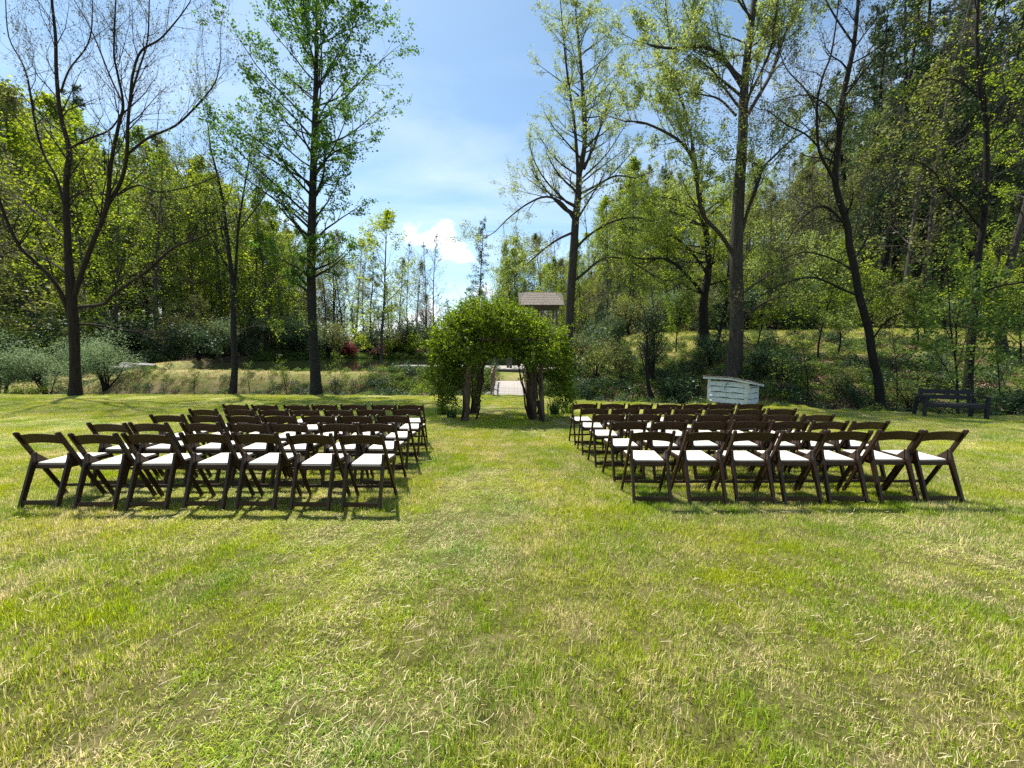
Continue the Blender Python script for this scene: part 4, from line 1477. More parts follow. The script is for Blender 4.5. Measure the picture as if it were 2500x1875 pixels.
def hero(name, label, Y, trunk, limbs, bark, leafm, seed, leafs=.10, kids=4, leafn=6, maxl=3, side_len=2.2, up=.12, spread=.75, dens=1.0,
         auto=None, flare=True, aspect=.65, hang=.1, gap=0.0, wig=.15, group=None, sub=0.62, shrink=.6, twigs_name='crown'):
    P = Plant(seed); R = P.R; P.jit = 1.6
    leafn = int(leafn * {'leaf_bud': 1.5}.get(leafm, 2.6))
    pts, rad = limb_path(trunk, Y)
    rad = [q * .88 for q in rad]
    b = pts[0]
    b.z = gz(b.x, b.y) - .12
    origin = Vector((b.x, b.y, gz(b.x, b.y)))
    sp, sr = smooth(pts, rad, 4)
    if flare:
        for i_ in range(len(sr)):
            hgt = sp[i_].z - b.z
            sr[i_] *= 1 + .55 * math.exp(-hgt / .35)
    root = empty(name, origin)
    # trunk as a mesh of its own
    T = Plant(seed + 1)
    me_pts = [sp[0] + (sp[1] - sp[0]) * t for t in (0, .25, .5, .75)] + sp[1:]
    me_rad = [sr[0] + (sr[1] - sr[0]) * t for t in (0, .25, .5, .75)] + sr[1:]
    if flare:
        r_end = me_rad[4]
        for q in range(4): me_rad[q] = r_end * (1 + .5 * (1 - q / 4) ** 2)
    T.line(me_pts, me_rad, 12)
    for (tl, dY) in limbs:
        lp, lr = limb_path(tl, Y, dY)
        lr = [q * .66 for q in lr]
        lp, lr = smooth(lp, lr, 4)
        T.line(lp, lr, 8)
        # side growth along the limb
        tot = sum((lp[i_ + 1] - lp[i_]).length for i_ in range(len(lp) - 1))
        nk = max(3, int(tot * 1.25 * dens))
        for k in range(nk):
            t = .22 + .78 * (k + R.random()) / nk
            f = min(t, .995) * (len(lp) - 1); i_ = int(f)
            p = lp[i_].lerp(lp[i_ + 1], f - i_); d = (lp[i_ + 1] - lp[i_]).normalized()
            r_ = lr[i_] * .42
            P.side(p, d, side_len * R.uniform(.55, 1.2) * (1.15 - .5 * t), max(.006, min(r_, .05)), 1, maxl, up, kids, spread, wig, leafn, leafs, shrink, gap)
        P.grow(lp[-1], (lp[-1] - lp[-2]).normalized(), side_len * .8, max(.006, lr[-1]), 1, maxl, up, kids, spread, wig, leafn, leafs, shrink, gap)
    if not auto:
        k0 = int(len(sp) * .45)
        tot = sum((sp[i_ + 1] - sp[i_]).length for i_ in range(k0, len(sp) - 1))
        nk = max(3, int(tot * 1.25 * dens))
        for k in range(nk):
            f = k0 + (k + R.random()) / nk * (len(sp) - 1.02 - k0); i_ = min(int(f), len(sp) - 2)
            P.side(sp[i_].lerp(sp[i_ + 1], f - i_), (sp[i_ + 1] - sp[i_]).normalized(), side_len * R.uniform(.6, 1.2), max(.006, min(sr[i_] * .4, .04)), 1, maxl, up, kids, spread, wig, leafn, leafs, shrink, gap)
        P.grow(sp[-1], (sp[-1] - sp[-2]).normalized(), side_len, max(.006, sr[-1]), 1, maxl, up, kids, spread, wig, leafn, leafs, shrink, gap)
    if auto:
        # auto: list of (y_pix, left reach px, right reach px), and number of branches
        prof, nb, rise, droop = auto
        ys = [a[0] for a in prof]
        tz = [p.z for p in sp]
        for k in range(nb):
            yp = ys[0] + (ys[-1] - ys[0]) * ((k + R.random()) / nb)
            # point on trunk at that picture height
            zt = at2(0, yp, Y).z
            i_ = 0
            while i_ < len(sp) - 2 and sp[i_ + 1].z < zt: i_ += 1
            p = sp[i_].lerp(sp[i_ + 1], min(1, max(0, (zt - sp[i_].z) / max(.01, sp[i_ + 1].z - sp[i_].z))))
            az = R.uniform(0, 2 * PI)
            l_ = np.interp(yp, ys[::-1] if ys[0] > ys[-1] else ys, [a[1] for a in (prof[::-1] if ys[0] > ys[-1] else prof)])
            r_ = np.interp(yp, ys[::-1] if ys[0] > ys[-1] else ys, [a[2] for a in (prof[::-1] if ys[0] > ys[-1] else prof)])
            reach = (l_ if math.cos(az) < 0 else r_) * Y / 831.0
            reach = reach * (.55 + .45 * abs(math.cos(az))) * R.uniform(.75, 1.08)
            d = Vector((math.cos(az), math.sin(az), rise + R.uniform(-.15, .2))).normalized()
            rb = max(.012, sr[i_] * R.uniform(.28, .42))
            # curved first order branch
            q, qp, qr, dd = p.copy(), [p.copy()], [rb], d.copy()
            n = 6
            L_ = reach * math.hypot(1, rise) * .9
            for s in range(n):
                dd = (dd + Vector((R.gauss(0, .10), R.gauss(0, .10), R.gauss(0, .08) + droop * (1 if s > 1 else .3)))).normalized()
                q = q + dd * L_ / n
                qp.append(q.copy()); qr.append(rb * (1 - .8 * (s + 1) / n))
            P.line(qp, qr, 5)
            ns = max(3, int(L_ * 2.0 * dens))
            for m_ in range(ns):
                t = .22 + .78 * (m_ + R.random()) / ns; f = min(t, .99) * n; i2 = int(f)
                P.side(qp[i2].lerp(qp[i2 + 1], f - i2), (qp[i2 + 1] - qp[i2]).normalized(), L_ * .36 * R.uniform(.6, 1.2) * (1.2 - .6 * t), max(.005, qr[i2] * .5), 2, maxl, up, kids, spread, wig, leafn, leafs, shrink, gap)
            P.grow(qp[-1], dd, L_ * .2, qr[-1], 2, maxl, up, kids, spread, wig, leafn, leafs, shrink, gap)
    link('trunk', T.branch_mesh('trunk', M[bark], origin), None, root)
    br_ = link('branches', P.branch_mesh('branches', M[bark], origin), None, root); br_['kind'] = 'stuff'
    if P.leafp:
        f = link('foliage', P.leaf_mesh('foliage', M[leafm], origin, aspect, .3, hang), None, root); f['kind'] = 'stuff'
    tag(root, label, 'tree', group)
    print(name, len(P.lines), len(P.leafp))
    return root


# 1 bare maple at the left
hero('bare_tree', 'bare many-limbed tree standing at the far left edge of the lawn', 19.6,
     [(163, 858, 17), (162, 780, 14.5), (160, 710, 14.5), (156, 660, 15), (152, 610, 14), (148, 560, 11), (146, 512, 10), (143, 440, 9), (144, 384, 8), (149, 322, 7), (131, 250, 6), (122, 160, 5), (120, 80, 4.4), (112, 0, 3.5), (108, -90, 2.2)],
     [([(150, 678, 10), (130, 630, 9), (108, 598, 8.5), (72, 562, 8), (41, 531, 7.5), (12, 470, 6.5), (-6, 420, 5.5), (-40, 340, 4)], -2.0),
      ([(160, 640, 11), (180, 580, 10), (205, 512, 9), (230, 448, 9), (240, 352, 6.5), (256, 272, 6), (266, 224, 5), (252, 150, 4), (246, 112, 3.6), (250, 0, 2.4), (252, -60, 1.6)], -.8),
      ([(230, 448, 8), (262, 390, 7), (274, 333, 6.5), (276, 270, 6), (282, 208, 5.5), (287, 160, 4.6), (305, 110, 3.8), (345, 85, 3), (385, 40, 2.2), (410, 5, 1.6)], -1.6),
      ([(276, 333, 5), (320, 298, 4.4), (378, 272, 3.8), (426, 227, 3), (464, 179, 2.2), (477, 128, 1.4)], -2.0),
      ([(170, 663, 8), (223, 657, 7), (240, 640, 6.5), (283, 609, 6), (324, 580, 5.4), (374, 536, 4.4), (440, 510, 3.2), (500, 480, 2)], -2.5),
      ([(172, 700, 6), (216, 703, 4), (252, 712, 3)], .6),
      ([(146, 470, 7), (122, 384, 5.5), (96, 336, 5), (77, 272, 4.6), (64, 192, 4), (50, 140, 3.2), (19, 80, 2.4), (12, 0, 1.6)], 1.2),
      ([(149, 322, 5), (190, 300, 4), (235, 282, 3.5), (262, 250, 2.6), (300, 215, 1.8)], 1.6),
      ([(131, 200, 4), (150, 150, 3.2), (190, 95, 2.6), (200, 30, 2), (196, -30, 1.4)], 1.0),
      ([(266, 224, 4), (240, 170, 3.4), (212, 100, 2.8), (190, 50, 2.2), (160, 0, 1.6)], 1.4),
      ([(255, 420, 4.5), (300, 400, 3.6), (345, 415, 2.8), (420, 400, 2.2), (470, 380, 1.5)], -1.4),
      ([(282, 208, 4), (300, 150, 3.4), (318, 90, 2.8), (322, 20, 2), (324, -40, 1.2)], 1.0),
      ([(160, 600, 6), (100, 560, 4.5), (50, 540, 3.6), (0, 548, 2.8), (-50, 540, 2)], 2.5),
      ([(148, 520, 5), (90, 470, 4), (40, 430, 3), (-20, 410, 2)], 2.0)],
     'bark_brown', 'leaf_bud', 1, leafs=.075, kids=4, leafn=2, maxl=3, side_len=2.9, up=.13, spread=.62, dens=1.3, gap=.25, wig=.17, shrink=.66)

# 2 slim twin stemmed tree
hero('slender_tree', 'slender dark twin-stemmed tree with sparse new leaves left of the tall tree', 20.2,
     [(500, 855, 11), (507, 800, 8.5), (505, 730, 8), (503, 650, 7), (500, 590, 5.5), (492, 520, 4.6), (482, 440, 3.8), (470, 380, 3), (455, 320, 2.2), (450, 275, 1.4)],
     [([(504, 660, 5), (509, 590, 4.6), (514, 500, 4), (524, 430, 3.2), (534, 370, 2.6), (545, 310, 1.6)], .8),
      ([(506, 690, 3), (560, 640, 2.4), (600, 600, 1.8), (660, 590, 1.2)], -1.5),
      ([(505, 735, 3), (545, 705, 2.4), (600, 712, 1.6)], -1.0),
      ([(502, 600, 3), (470, 540, 2.6), (440, 480, 2), (410, 420, 1.4)], -1.2),
      ([(498, 560, 2.6), (460, 500, 2), (420, 450, 1.5), (385, 380, 1.2)], 1.2),
      ([(514, 500, 2.6), (560, 440, 2), (590, 390, 1.3)], 1.2)],
     'bark_birch', 'leaf_wood', 2, leafs=.085, kids=4, leafn=3, maxl=3, side_len=2.2, up=.16, spread=.6, dens=1.5, gap=.35)

# 3 tall leafy tree
hero('tall_leafy_tree', 'tall straight tree with fresh leaves left of the sky gap', 20.0,
     [(683, 852, 15), (680, 780, 12.5), (675, 700, 11.5), (672, 600, 11), (673, 500, 10), (676, 400, 9), (679, 300, 7.5), (682, 200, 6), (684, 100, 4.6), (686, 0, 3.4), (688, -110, 2)],
     [], 'bark_birch', 'leaf_tulip', 3, leafs=.115, kids=4, leafn=5, maxl=3, up=.06, spread=.7, dens=.95,
     auto=([(640, 60, 90), (560, 130, 100), (470, 165, 120), (400, 180, 150), (330, 165, 200), (280, 175, 190), (200, 165, 160), (100, 170, 135), (30, 165, 120), (-60, 110, 100)], 76, .75, .02), aspect=.8, shrink=.62)

# 4 tree right of the gap, on the bank behind the arbor
hero('open_crowned_tree', 'tall open tree with drooping leaf tufts right of the sky gap', 25.5,
     [(1226, 742, 11), (1232, 650, 10.5), (1238, 560, 10), (1243, 480, 9), (1249, 420, 8), (1252, 370, 6.5), (1262, 320, 5.4), (1263, 250, 5), (1257, 170, 4), (1250, 90, 3), (1243, 20, 1.6)],
     [([(1249, 400, 6), (1246, 330, 5), (1240, 260, 4.4), (1228, 180, 3.6), (1218, 90, 2.6), (1212, 20, 1.4)], -.8),
      ([(1243, 480, 4.5), (1215, 440, 4), (1180, 425, 3.4), (1140, 440, 2.6), (1100, 470, 2), (1070, 500, 1.4)], -3),
      ([(1243, 500, 4.5), (1200, 520, 3.4), (1150, 560, 2.4), (1110, 600, 1.6)], -2.5),
      ([(1242, 540, 4.5), (1270, 510, 4), (1320, 480, 3.4), (1370, 470, 2.6), (1420, 480, 1.8)], -2),
      ([(1250, 420, 4.5), (1290, 400, 3.6), (1330, 380, 3), (1372, 385, 2)], 2),
      ([(1236, 610, 5), (1262, 590, 4.5), (1300, 560, 3.6), (1350, 560, 2.8), (1420, 600, 2)], -2),
      ([(1262, 365, 4.5), (1285, 310, 3.8), (1305, 250, 3), (1320, 200, 2.2)], 1.4)],
     'bark_grey', 'leaf_pale', 4, leafs=.12, kids=4, leafn=6, maxl=3, side_len=2.2, up=.10, spread=.7, dens=.8,
     auto=([(480, 165, 130), (420, 150, 140), (340, 135, 120), (260, 125, 115), (180, 105, 95), (100, 75, 75), (30, 30, 34)], 54, .62, .09), aspect=.42, hang=.35, gap=.2)

# 5 big grey trunk
hero('big_tree', 'large grey-barked tree with yellow-green leaves behind the white box', 18.0,
     [(1583, 812, 21), (1590, 740, 18), (1592, 660, 17), (1590, 580, 16.5), (1592, 500, 15.5), (1597, 400, 14), (1604, 300, 12), (1606, 220, 11), (1612, 140, 9), (1622, 60, 8), (1632, -20, 7), (1640, -110, 5)],
     [([(1600, 175, 7), (1570, 135, 6), (1549, 114, 5.6), (1514, 100, 5), (1445, 104, 4), (1400, 96, 2)], -1.5),
      ([(1448, 104, 3), (1444, 60, 2.4), (1438, 10, 1.6)], -.5),
      ([(1520, 102, 3.4), (1495, 60, 2.6), (1475, 0, 2)], 1.0),
      ([(1610, 255, 7.5), (1640, 205, 6.5), (1667, 156, 6), (1691, 87, 5), (1725, 0, 4), (1750, -60, 3)], 1.5),
      ([(1614, 215, 5), (1660, 120, 4.4), (1672, 60, 3.4), (1680, 0, 2.6)], -1.5),
      ([(1582, 545, 7), (1555, 505, 6.5), (1521, 468, 6.5), (1508, 420, 6), (1504, 364, 5.6), (1492, 335, 5), (1462, 300, 4.4), (1396, 267, 3.4), (1350, 262, 2)], -2.0),
      ([(1504, 364, 5), (1494, 300, 4.4), (1480, 243, 3.8), (1466, 200, 3), (1450, 160, 2)], 1.2),
      ([(1598, 520, 6.5), (1614, 460, 6), (1628, 420, 5.8), (1646, 367, 5), (1680, 330, 4.4), (1712, 301, 3.6), (1750, 280, 2)], -1.2),
      ([(1648, 362, 3.6), (1610, 345, 3), (1570, 346, 2.2)], -1.5),
      ([(1590, 250, 4), (1555, 215, 3.4), (1520, 205, 2.6), (1480, 200, 1.8)], 1.5),
      ([(1596, 700, 5), (1640, 660, 4.4), (1690, 640, 3.4), (1740, 650, 2)], -1.5),
      ([(1596, 640, 5), (1650, 600, 4), (1710, 570, 3), (1770, 560, 2)], 1.8)],
     'bark_grey', 'leaf_pale', 5, leafs=.09, kids=5, leafn=6, maxl=3, side_len=2.3, up=.13, spread=.7, dens=1.5, aspect=.6,
     auto=([(260, 130, 90), (160, 160, 110), (60, 150, 120), (-60, 120, 110)], 18, .7, .02), gap=.1)

# 6 dark leaning tree
hero('leaning_tree', 'dark leaning tree with crooked bare branches left of the bench', 14.2,
     [(1906, 880, 15), (1897, 820, 12), (1885, 771, 11.5), (1876, 711, 11), (1856, 639, 10.5), (1846, 579, 10), (1835, 531, 9.6), (1830, 485, 9), (1805, 399, 8.4), (1809, 329, 8), (1819, 225, 7.4), (1836, 139, 6.4), (1845, 94, 5.4), (1854, 0, 4), (1860, -80, 2.6)],
     [([(1806, 400, 6), (1798, 381, 5.6), (1772, 333, 5), (1766, 295, 4.6), (1765, 225, 4.2), (1777, 166, 3.8), (1795, 118, 3.2), (1808, 35, 2.4), (1815, -40, 1.6)], -.8),
      ([(1770, 320, 3.6), (1740, 290, 3), (1700, 270, 2.4), (1660, 240, 1.6)], -1.2),
      ([(1843, 94, 3.8), (1805, 38, 3), (1784, 0, 2.4), (1760, -40, 1.6)], .8),
      ([(1826, 485, 5), (1780, 445, 4), (1735, 470, 3), (1700, 520, 2)], -1.2),
      ([(1856, 640, 5), (1820, 625, 4.4), (1760, 600, 3.8), (1700, 610, 3), (1640, 640, 2)], -1.6),
      ([(1850, 590, 4), (1800, 560, 3.4), (1740, 545, 2.6), (1690, 560, 1.8)], 1.6),
      ([(1846, 560, 4), (1880, 500, 3.4), (1900, 430, 2.8), (1940, 370, 2)], 1.4),
      ([(1822, 215, 4), (1870, 150, 3.2), (1920, 90, 2.4), (1950, 60, 1.6)], -1.0),
      ([(1770, 260, 3), (1745, 200, 2.6), (1700, 150, 2), (1680, 100, 1.4)], 1.4),
      ([(1880, 740, 4), (1920, 690, 3.4), (1980, 670, 2.6), (2030, 690, 1.6)], -1.2),
      ([(1812, 270, 3.4), (1790, 230, 2.8), (1742, 205, 2.2), (1690, 215, 1.4)], -1)],
     'bark_dark', 'leaf_bud', 6, leafs=.065, kids=5, leafn=2, maxl=3, side_len=1.7, up=.08, spread=.72, dens=1.6, gap=.3, wig=.26, shrink=.66)

# 7 forked tree by the bench
hero('forked_tree', 'dark forked tree rising directly behind the bench', 14.6,
     [(2086, 884, 15), (2090, 843, 13), (2097, 747, 12), (2104, 675, 11), (2111, 579, 10.5), (2116, 531, 10), (2124, 485, 9.6), (2130, 400, 9), (2131, 312, 8.4), (2127, 243, 7.6), (2114, 173, 6), (2110, 69, 5), (2113, 0, 4), (2110, -90, 2.6)],
     [([(2130, 272, 6.4), (2145, 245, 6), (2172, 215, 5.4), (2195, 180, 5), (2215, 150, 4.4), (2250, 90, 3)], -.8),
      ([(2172, 215, 4), (2165, 150, 3.4), (2180, 90, 2.8), (2170, 30, 2)], .8),
      ([(2116, 490, 6), (2085, 450, 5), (2058, 426, 4.4), (2035, 400, 3.8), (2020, 374, 3.4), (1985, 350, 2.6), (1950, 340, 1.8)], -1.4),
      ([(2058, 426, 3.4), (2050, 380, 2.8), (2035, 330, 2)], .8),
      ([(2112, 210, 4), (2080, 180, 3.2), (2040, 170, 2.6), (1990, 190, 1.8)], -1.2),
      ([(2128, 400, 4), (2170, 370, 3.2), (2212, 350, 2.6), (2260, 330, 1.8)], 1.0),
      ([(2108, 640, 5), (2150, 620, 4.4), (2212, 610, 4), (2270, 600, 3)], -2.0),
      ([(2110, 80, 3), (2090, 40, 2.4), (2060, 0, 1.8)], 1.0)],
     'bark_dark', 'leaf_yellow', 7, leafs=.07, kids=4, leafn=2, maxl=3, side_len=1.8, up=.10, spread=.7, dens=1.3, gap=.45, wig=.22, shrink=.65)

# 8 pale old trunk at the right edge
hero('old_tree', 'thick pale old trunk at the far right beyond the bench', 18.5,
     [(2168, 818, 17), (2163, 740, 15), (2160, 660, 14), (2172, 600, 13.5), (2185, 560, 12), (2200, 500, 10), (2220, 420, 8), (2236, 300, 6), (2246, 180, 4)],
     [([(2158, 680, 10), (2150, 630, 9), (2148, 590, 7)], .3),
      ([(2190, 560, 5), (2240, 530, 4), (2290, 500, 3)], 1.0)],
     'bark_grey', 'leaf_wood', 8, leafs=.10, kids=4, leafn=4, maxl=3, side_len=2.2, up=.14, dens=1.2,
     auto=([(480, 60, 90), (330, 110, 120), (180, 90, 110)], 16, .6, .02))

# 9 dark pair of trunks behind the big tree
hero('twin_trunk_tree', 'dark ivy-dressed trunk left of the large grey tree', 24.5,
     [(1522, 772, 15), (1520, 710, 12), (1520, 650, 10), (1530, 590, 8.5), (1528, 520, 7), (1515, 440, 6), (1500, 370, 4), (1495, 320, 2.4)],
     [([(1546, 765, 7), (1554, 720, 6.5), (1568, 660, 6), (1572, 600, 5), (1580, 520, 4)], .5),
      ([(1522, 640, 6), (1480, 590, 5), (1440, 560, 4), (1390, 560, 2.6)], -2.5),
      ([(1526, 590, 5), (1490, 540, 4), (1450, 510, 3), (1400, 500, 2)], 1.5)],
     'bark_dark', 'leaf_fresh', 9, leafs=.13, kids=4, leafn=5, maxl=3, side_len=2.6, up=.08, dens=1.3,
     auto=([(640, 110, 90), (560, 150, 110), (480, 150, 120), (400, 100, 100), (340, 40, 60)], 22, .35, -.01), aspect=.5, hang=.3)

# 10 maple sapling by the bench
hero('maple_sapling', 'young maple with layered dark leaves between bench and leaning tree', 13.0,
     [(2078, 868, 3.2), (2066, 800, 2.8), (2058, 740, 2.4), (2052, 690, 2), (2050, 640, 1.4), (2046, 590, 1)],
     [([(2072, 850, 2.2), (2040, 790, 1.8), (2012, 740, 1.4), (1990, 700, 1)], -.8),
      ([(2074, 850, 2.2), (2110, 790, 1.8), (2150, 740, 1.5), (2190, 700, 1)], -.8),
      ([(2066, 800, 2), (2090, 720, 1.6), (2120, 660, 1.2), (2150, 620, .9)], .8),
      ([(2058, 740, 1.8), (2030, 690, 1.4), (2000, 660, 1)], .8)],
     'bark_dark', 'leaf_weed', 10, leafs=.10, kids=4, leafn=6, maxl=2, side_len=1.1, up=.02, spread=.9, dens=2.6, aspect=.9, flare=False)

# 11.. small trees of the creek bank
def sapling(px, py, h, seed, label, leafm='leaf_wood', bark='bark_dark', lean=0.0, leafs=.075, name='sapling', leafn=3, dens=1.0, r=.025, spread=.7, gap=.2, ml=3):
    p = G(px, py)
    P = Plant(seed); R = P.R; P.jit = 1.5
    root = empty(name, p)
    T = Plant(seed + 1)
    pts = [Vector((0, 0, -.1))]
    d = Vector((lean, 0, 1)).normalized()
    for k in range(7):
        d = (d + Vector((R.gauss(0, .07), R.gauss(0, .07), .05))).normalized()
        pts.append(pts[-1] + d * h / 7)
    rad = [r * (1.25 if k == 0 else 1) * (1 - .85 * k / 7) for k in range(8)]
    T.line(pts, rad, 7)
    for k in range(int(12 * dens)):
        t = .25 + .73 * (k + R.random()) / int(12 * dens); f = t * 7; i_ = min(int(f), 6)
        P.side(pts[i_].lerp(pts[i_ + 1], f - i_), (pts[i_ + 1] - pts[i_]).normalized(), h * .38 * (1.15 - .6 * t) * R.uniform(.7, 1.2), r * .4 * (1 - .6 * t), 1, ml, .08, 4, spread, .16, leafn, leafs, .6, gap)
    link('trunk', T.branch_mesh('trunk', M[bark]), None, root)
    b = link('branches', P.branch_mesh('branches', M[bark]), None, root); b['kind'] = 'stuff'
    f = link('foliage', P.leaf_mesh('foliage', M[leafm]), None, root); f['kind'] = 'stuff'
    tag(root, label, 'tree')
    return root


sapling(2188, 1000, 3.6, 31, 'thin open sapling at the lawn edge right of the leaning tree', 'leaf_olive', gap=.5, leafs=.06)
sapling(1970, 985, 4.2, 32, 'slim leafy sapling between white box and leaning tree', 'leaf_wood')
sapling(1905, 985, 2.2, 33, 'small dark stemmed sapling just right of the white box', 'leaf_weed', gap=.4)
sapling(1998, 880, 5.2, 34, 'bright green understory tree in the meadow left of the leaning tree', 'leaf_fresh', leafs=.13, leafn=6, dens=1.6, r=.05)
sapling(1880, 800, 5.5, 35, 'bright green spreading tree at the wood edge right of the grey trunk', 'leaf_fresh', leafs=.15, leafn=6, dens=1.8, r=.06, spread=.95)
sapling(1595, 978, 4.5, 36, 'dark leaning small tree at the lawn edge left of the white box', 'leaf_olive', lean=-.22, r=.12, gap=.4)
sapling(1545, 975, 2.6, 37, 'leafless looking thin sapling left of the leaning small tree', 'leaf_weed', gap=.5)
sapling(700, 962, 1.9, 38, 'wispy young sapling right behind the left chairs', 'leaf_wood', gap=.3, leafs=.05)
sapling(818, 962, 2.3, 39, 'wispy sapling close right of the tall straight trunk', 'leaf_wood', gap=.3, leafs=.05)
sapling(475, 962, 1.3, 40, 'tiny bare sapling on the bank left of the slender tree', 'leaf_weed', gap=.6, leafs=.04)
sapling(610, 962, 1.6, 47, 'tiny leafy sapling between slender tree and tall tree', 'leaf_weed', gap=.4, leafs=.05)
sapling(2440, 985, 3.4, 41, 'leafy sapling behind the right end of the bench', 'leaf_tulip', leafs=.08)
sapling(1450, 965, 2.2, 42, 'leafy bushy sapling at the creek right of the arbor', 'leaf_weed', dens=1.4)

for j, (px_, Y_, h_, lm_, lab_) in enumerate((
        (1650, 24.0, 3.4, 'leaf_wood', 'green understory tree between evergreen shrub and twin trunk'),
        (1705, 28.5, 4.0, 'leaf_olive', 'olive understory tree beyond the twin trunk'),
        (1850, 23.0, 2.8, 'leaf_fresh', 'low bright understory tree right of the grey trunk'),
        (1940, 26.5, 4.2, 'leaf_wood', 'understory tree at the far side of the meadow, middle'),
        (2045, 19.5, 3.0, 'leaf_wood', 'twiggy understory tree on the bank left of the leaning tree'),
        (2120, 24.0, 3.8, 'leaf_fresh', 'understory tree seen behind the leaning trunk'),
        (2240, 21.0, 3.2, 'leaf_olive', 'olive understory tree in the meadow right of the leaning tree'),
        (2330, 18.5, 3.6, 'leaf_wood', 'green understory tree on the bank behind the maple sapling'),
        (2410, 23.0, 4.4, 'leaf_yellow', 'yellow-green understory tree behind the forked tree'),
        (2490, 17.0, 3.4, 'leaf_fresh', 'understory tree at the right edge below the old trunk'))):
    x_ = (px_ - 1250) / 940 * Y_
    zt_ = gz(x_, Y_)
    sapling(px_, 855 + (EYE - zt_) / Y_ * 940, h_, 700 + j, lab_, lm_, leafs=.11, leafn=6, dens=1.5, r=.045, spread=.85)

# ------------------------------------------------------------------ shrubs
def make_shrub(name, seed, w, h, n, size, leafm, bark='bark_far', stems=9, shape=0.0, aspect=.5, solid=.55):
    """local meshes of a shrub: (stems mesh, leaves mesh)"""
    P = Plant(seed); R = P.R
    lobes = []
    for k in range(stems):
        a = R.uniform(0, 6.28); rr = R.random() ** .5 * w * .62
        top = Vector((math.cos(a) * rr, math.sin(a) * rr, h * R.uniform(.55, .92) * (1 - .25 * (rr / w))))
        if shape: top = Vector((math.cos(a) * rr * (1 - top.z / h), math.sin(a) * rr * (1 - top.z / h), top.z))
        m_ = Vector((top.x * .35, top.y * .35, top.z * .45)) + Vector((R.gauss(0, .05), R.gauss(0, .05), 0)) * w
        P.line([Vector((R.gauss(0, .04), R.gauss(0, .04), -.1)), m_, top], [.022 * h ** .5, .015 * h ** .5, .004], 4)
        lobes.append((top, w * R.uniform(.28, .48)))
        for j in range(3):
            q = m_.lerp(top, R.random()) + Vector((R.gauss(0, .22), R.gauss(0, .22), R.gauss(0, .12))) * w
            q.z = max(q.z, .15 * h)
            P.line([m_, m_.lerp(q, .5) + Vector((0, 0, .05)), q], [.010, .007, .003], 3)
            lobes.append((q, w * R.uniform(.18, .32)))
    per = n // len(lobes)
    for c, r in lobes:
        for j in range(per):
            v = Vector((R.gauss(0, 1), R.gauss(0, 1), R.gauss(0, .8)))
            v = v.normalized() * r * (solid + (1 - solid) * R.random()) * R.uniform(.75, 1.08)
            p = c + v
            if p.z < .03: p.z = abs(p.z) * .3 + .03
            P.leaf(p, size * R.uniform(.55, 1.25))
    return P.branch_mesh(name + '_stems', M[bark]), P.leaf_mesh(name + '_leaves', M[leafm], aspect=aspect)


def place_shrub(name, ms, loc, label, rz=0, s=1.0, group=None, cat='shrub'):
    root = empty(name, loc, rz)
    root.scale = (s, s, s) if not isinstance(s, tuple) else s
    a = link('stems', ms[0], None, root); a['kind'] = 'stuff'
    b = link('foliage', ms[1], None, root); b['kind'] = 'stuff'
    tag(root, label, cat, group)
    return root


SH = {}
SH['sage'] = [make_shrub('sage', 60 + k, 1.7, 2.6, 9000, .07, 'leaf_sage', 'bark_dark', 10) for k in range(2)]
SH['rhodo'] = [make_shrub('rhodo', 64 + k, 1.6, 2.2, 2600, .15, 'leaf_rhodo', 'bark_dark', 9) for k in range(3)]
SH['green'] = [make_shrub('green', 68 + k, 1.3, 1.8, 2600, .10, 'leaf_wood', 'bark_dark', 9) for k in range(2)]
SH['olive'] = [make_shrub('olive', 72 + k, 1.5, 2.2, 2600, .09, 'leaf_olive', 'bark_dark', 9) for k in range(2)]
SH['holly'] = [make_shrub('holly', 76, 1.25, 3.6, 6500, .085, 'needle', 'bark_dark', 14, 1.0)]
SH['red'] = [make_shrub('red', 78, 1.3, 1.3, 2400, .10, 'leaf_red', 'bark_dark', 8)]
SH['pink'] = [make_shrub('pink', 80, .8, .9, 700, .10, 'petal_pink', 'bark_dark', 7)]
SH['yellow'] = [make_shrub('yellow', 81, .8, .8, 1500, .07, 'leaf_yellow', 'bark_dark', 8)]


def sh(kind, k, px, py, s, label, rz=0, Y=None, dx=0):
    p = G(px, py) if Y is None else Vector(((px - 1250) / 940 * Y, Y, gz((px - 1250) / 940 * Y, Y)))
    return place_shrub({'sage': 'sage_bush', 'rhodo': 'rhododendron', 'green': 'leafy_shrub', 'olive': 'olive_shrub', 'holly': 'evergreen_shrub', 'red': 'red_maple_shrub', 'pink': 'pink_azalea', 'yellow': 'low_yellow_shrub'}[kind],
                       SH[kind][k], p, label, rz, s)


sh('sage', 0, 255, 0, 1.35, 'large grey-green bush close right of the bare tree', .3, 23.5)
sh('sage', 1, 110, 0, 1.35, 'grey-green bush left of the bare tree trunk', 1.2, 23.0)
sh('sage', 0, -10, 0, 1.5, 'grey-green bush cut by the left edge of the photo', 2.2, 22.2)
sh('sage', 1, 190, 0, 1.2, 'grey-green bush directly behind the bare tree trunk', 4.2, 25.5)
sh('green', 0, 55, 0, .7, 'low green shrub at the lawn edge on the far left', 1.2, 21.4)
sh('holly', 0, 1592, 0, 1.08, 'dense black-green evergreen shrub right of the arbor', 0, 19.5)
sh('holly', 0, 1505, 0, .95, 'dark narrow evergreen behind the brownish shrub', 2, 24.5)
sh('olive', 0, 1455, 0, 1.25, 'brownish olive shrub just right of the arbor', 0, 23.5)
sh('olive', 1, 1520, 0, 1.2, 'olive shrub between arbor and dark evergreen', 2, 21.0)
sh('rhodo', 0, 1405, 0, .9, 'dark shrub behind the right arbor post', 1, 25.5)
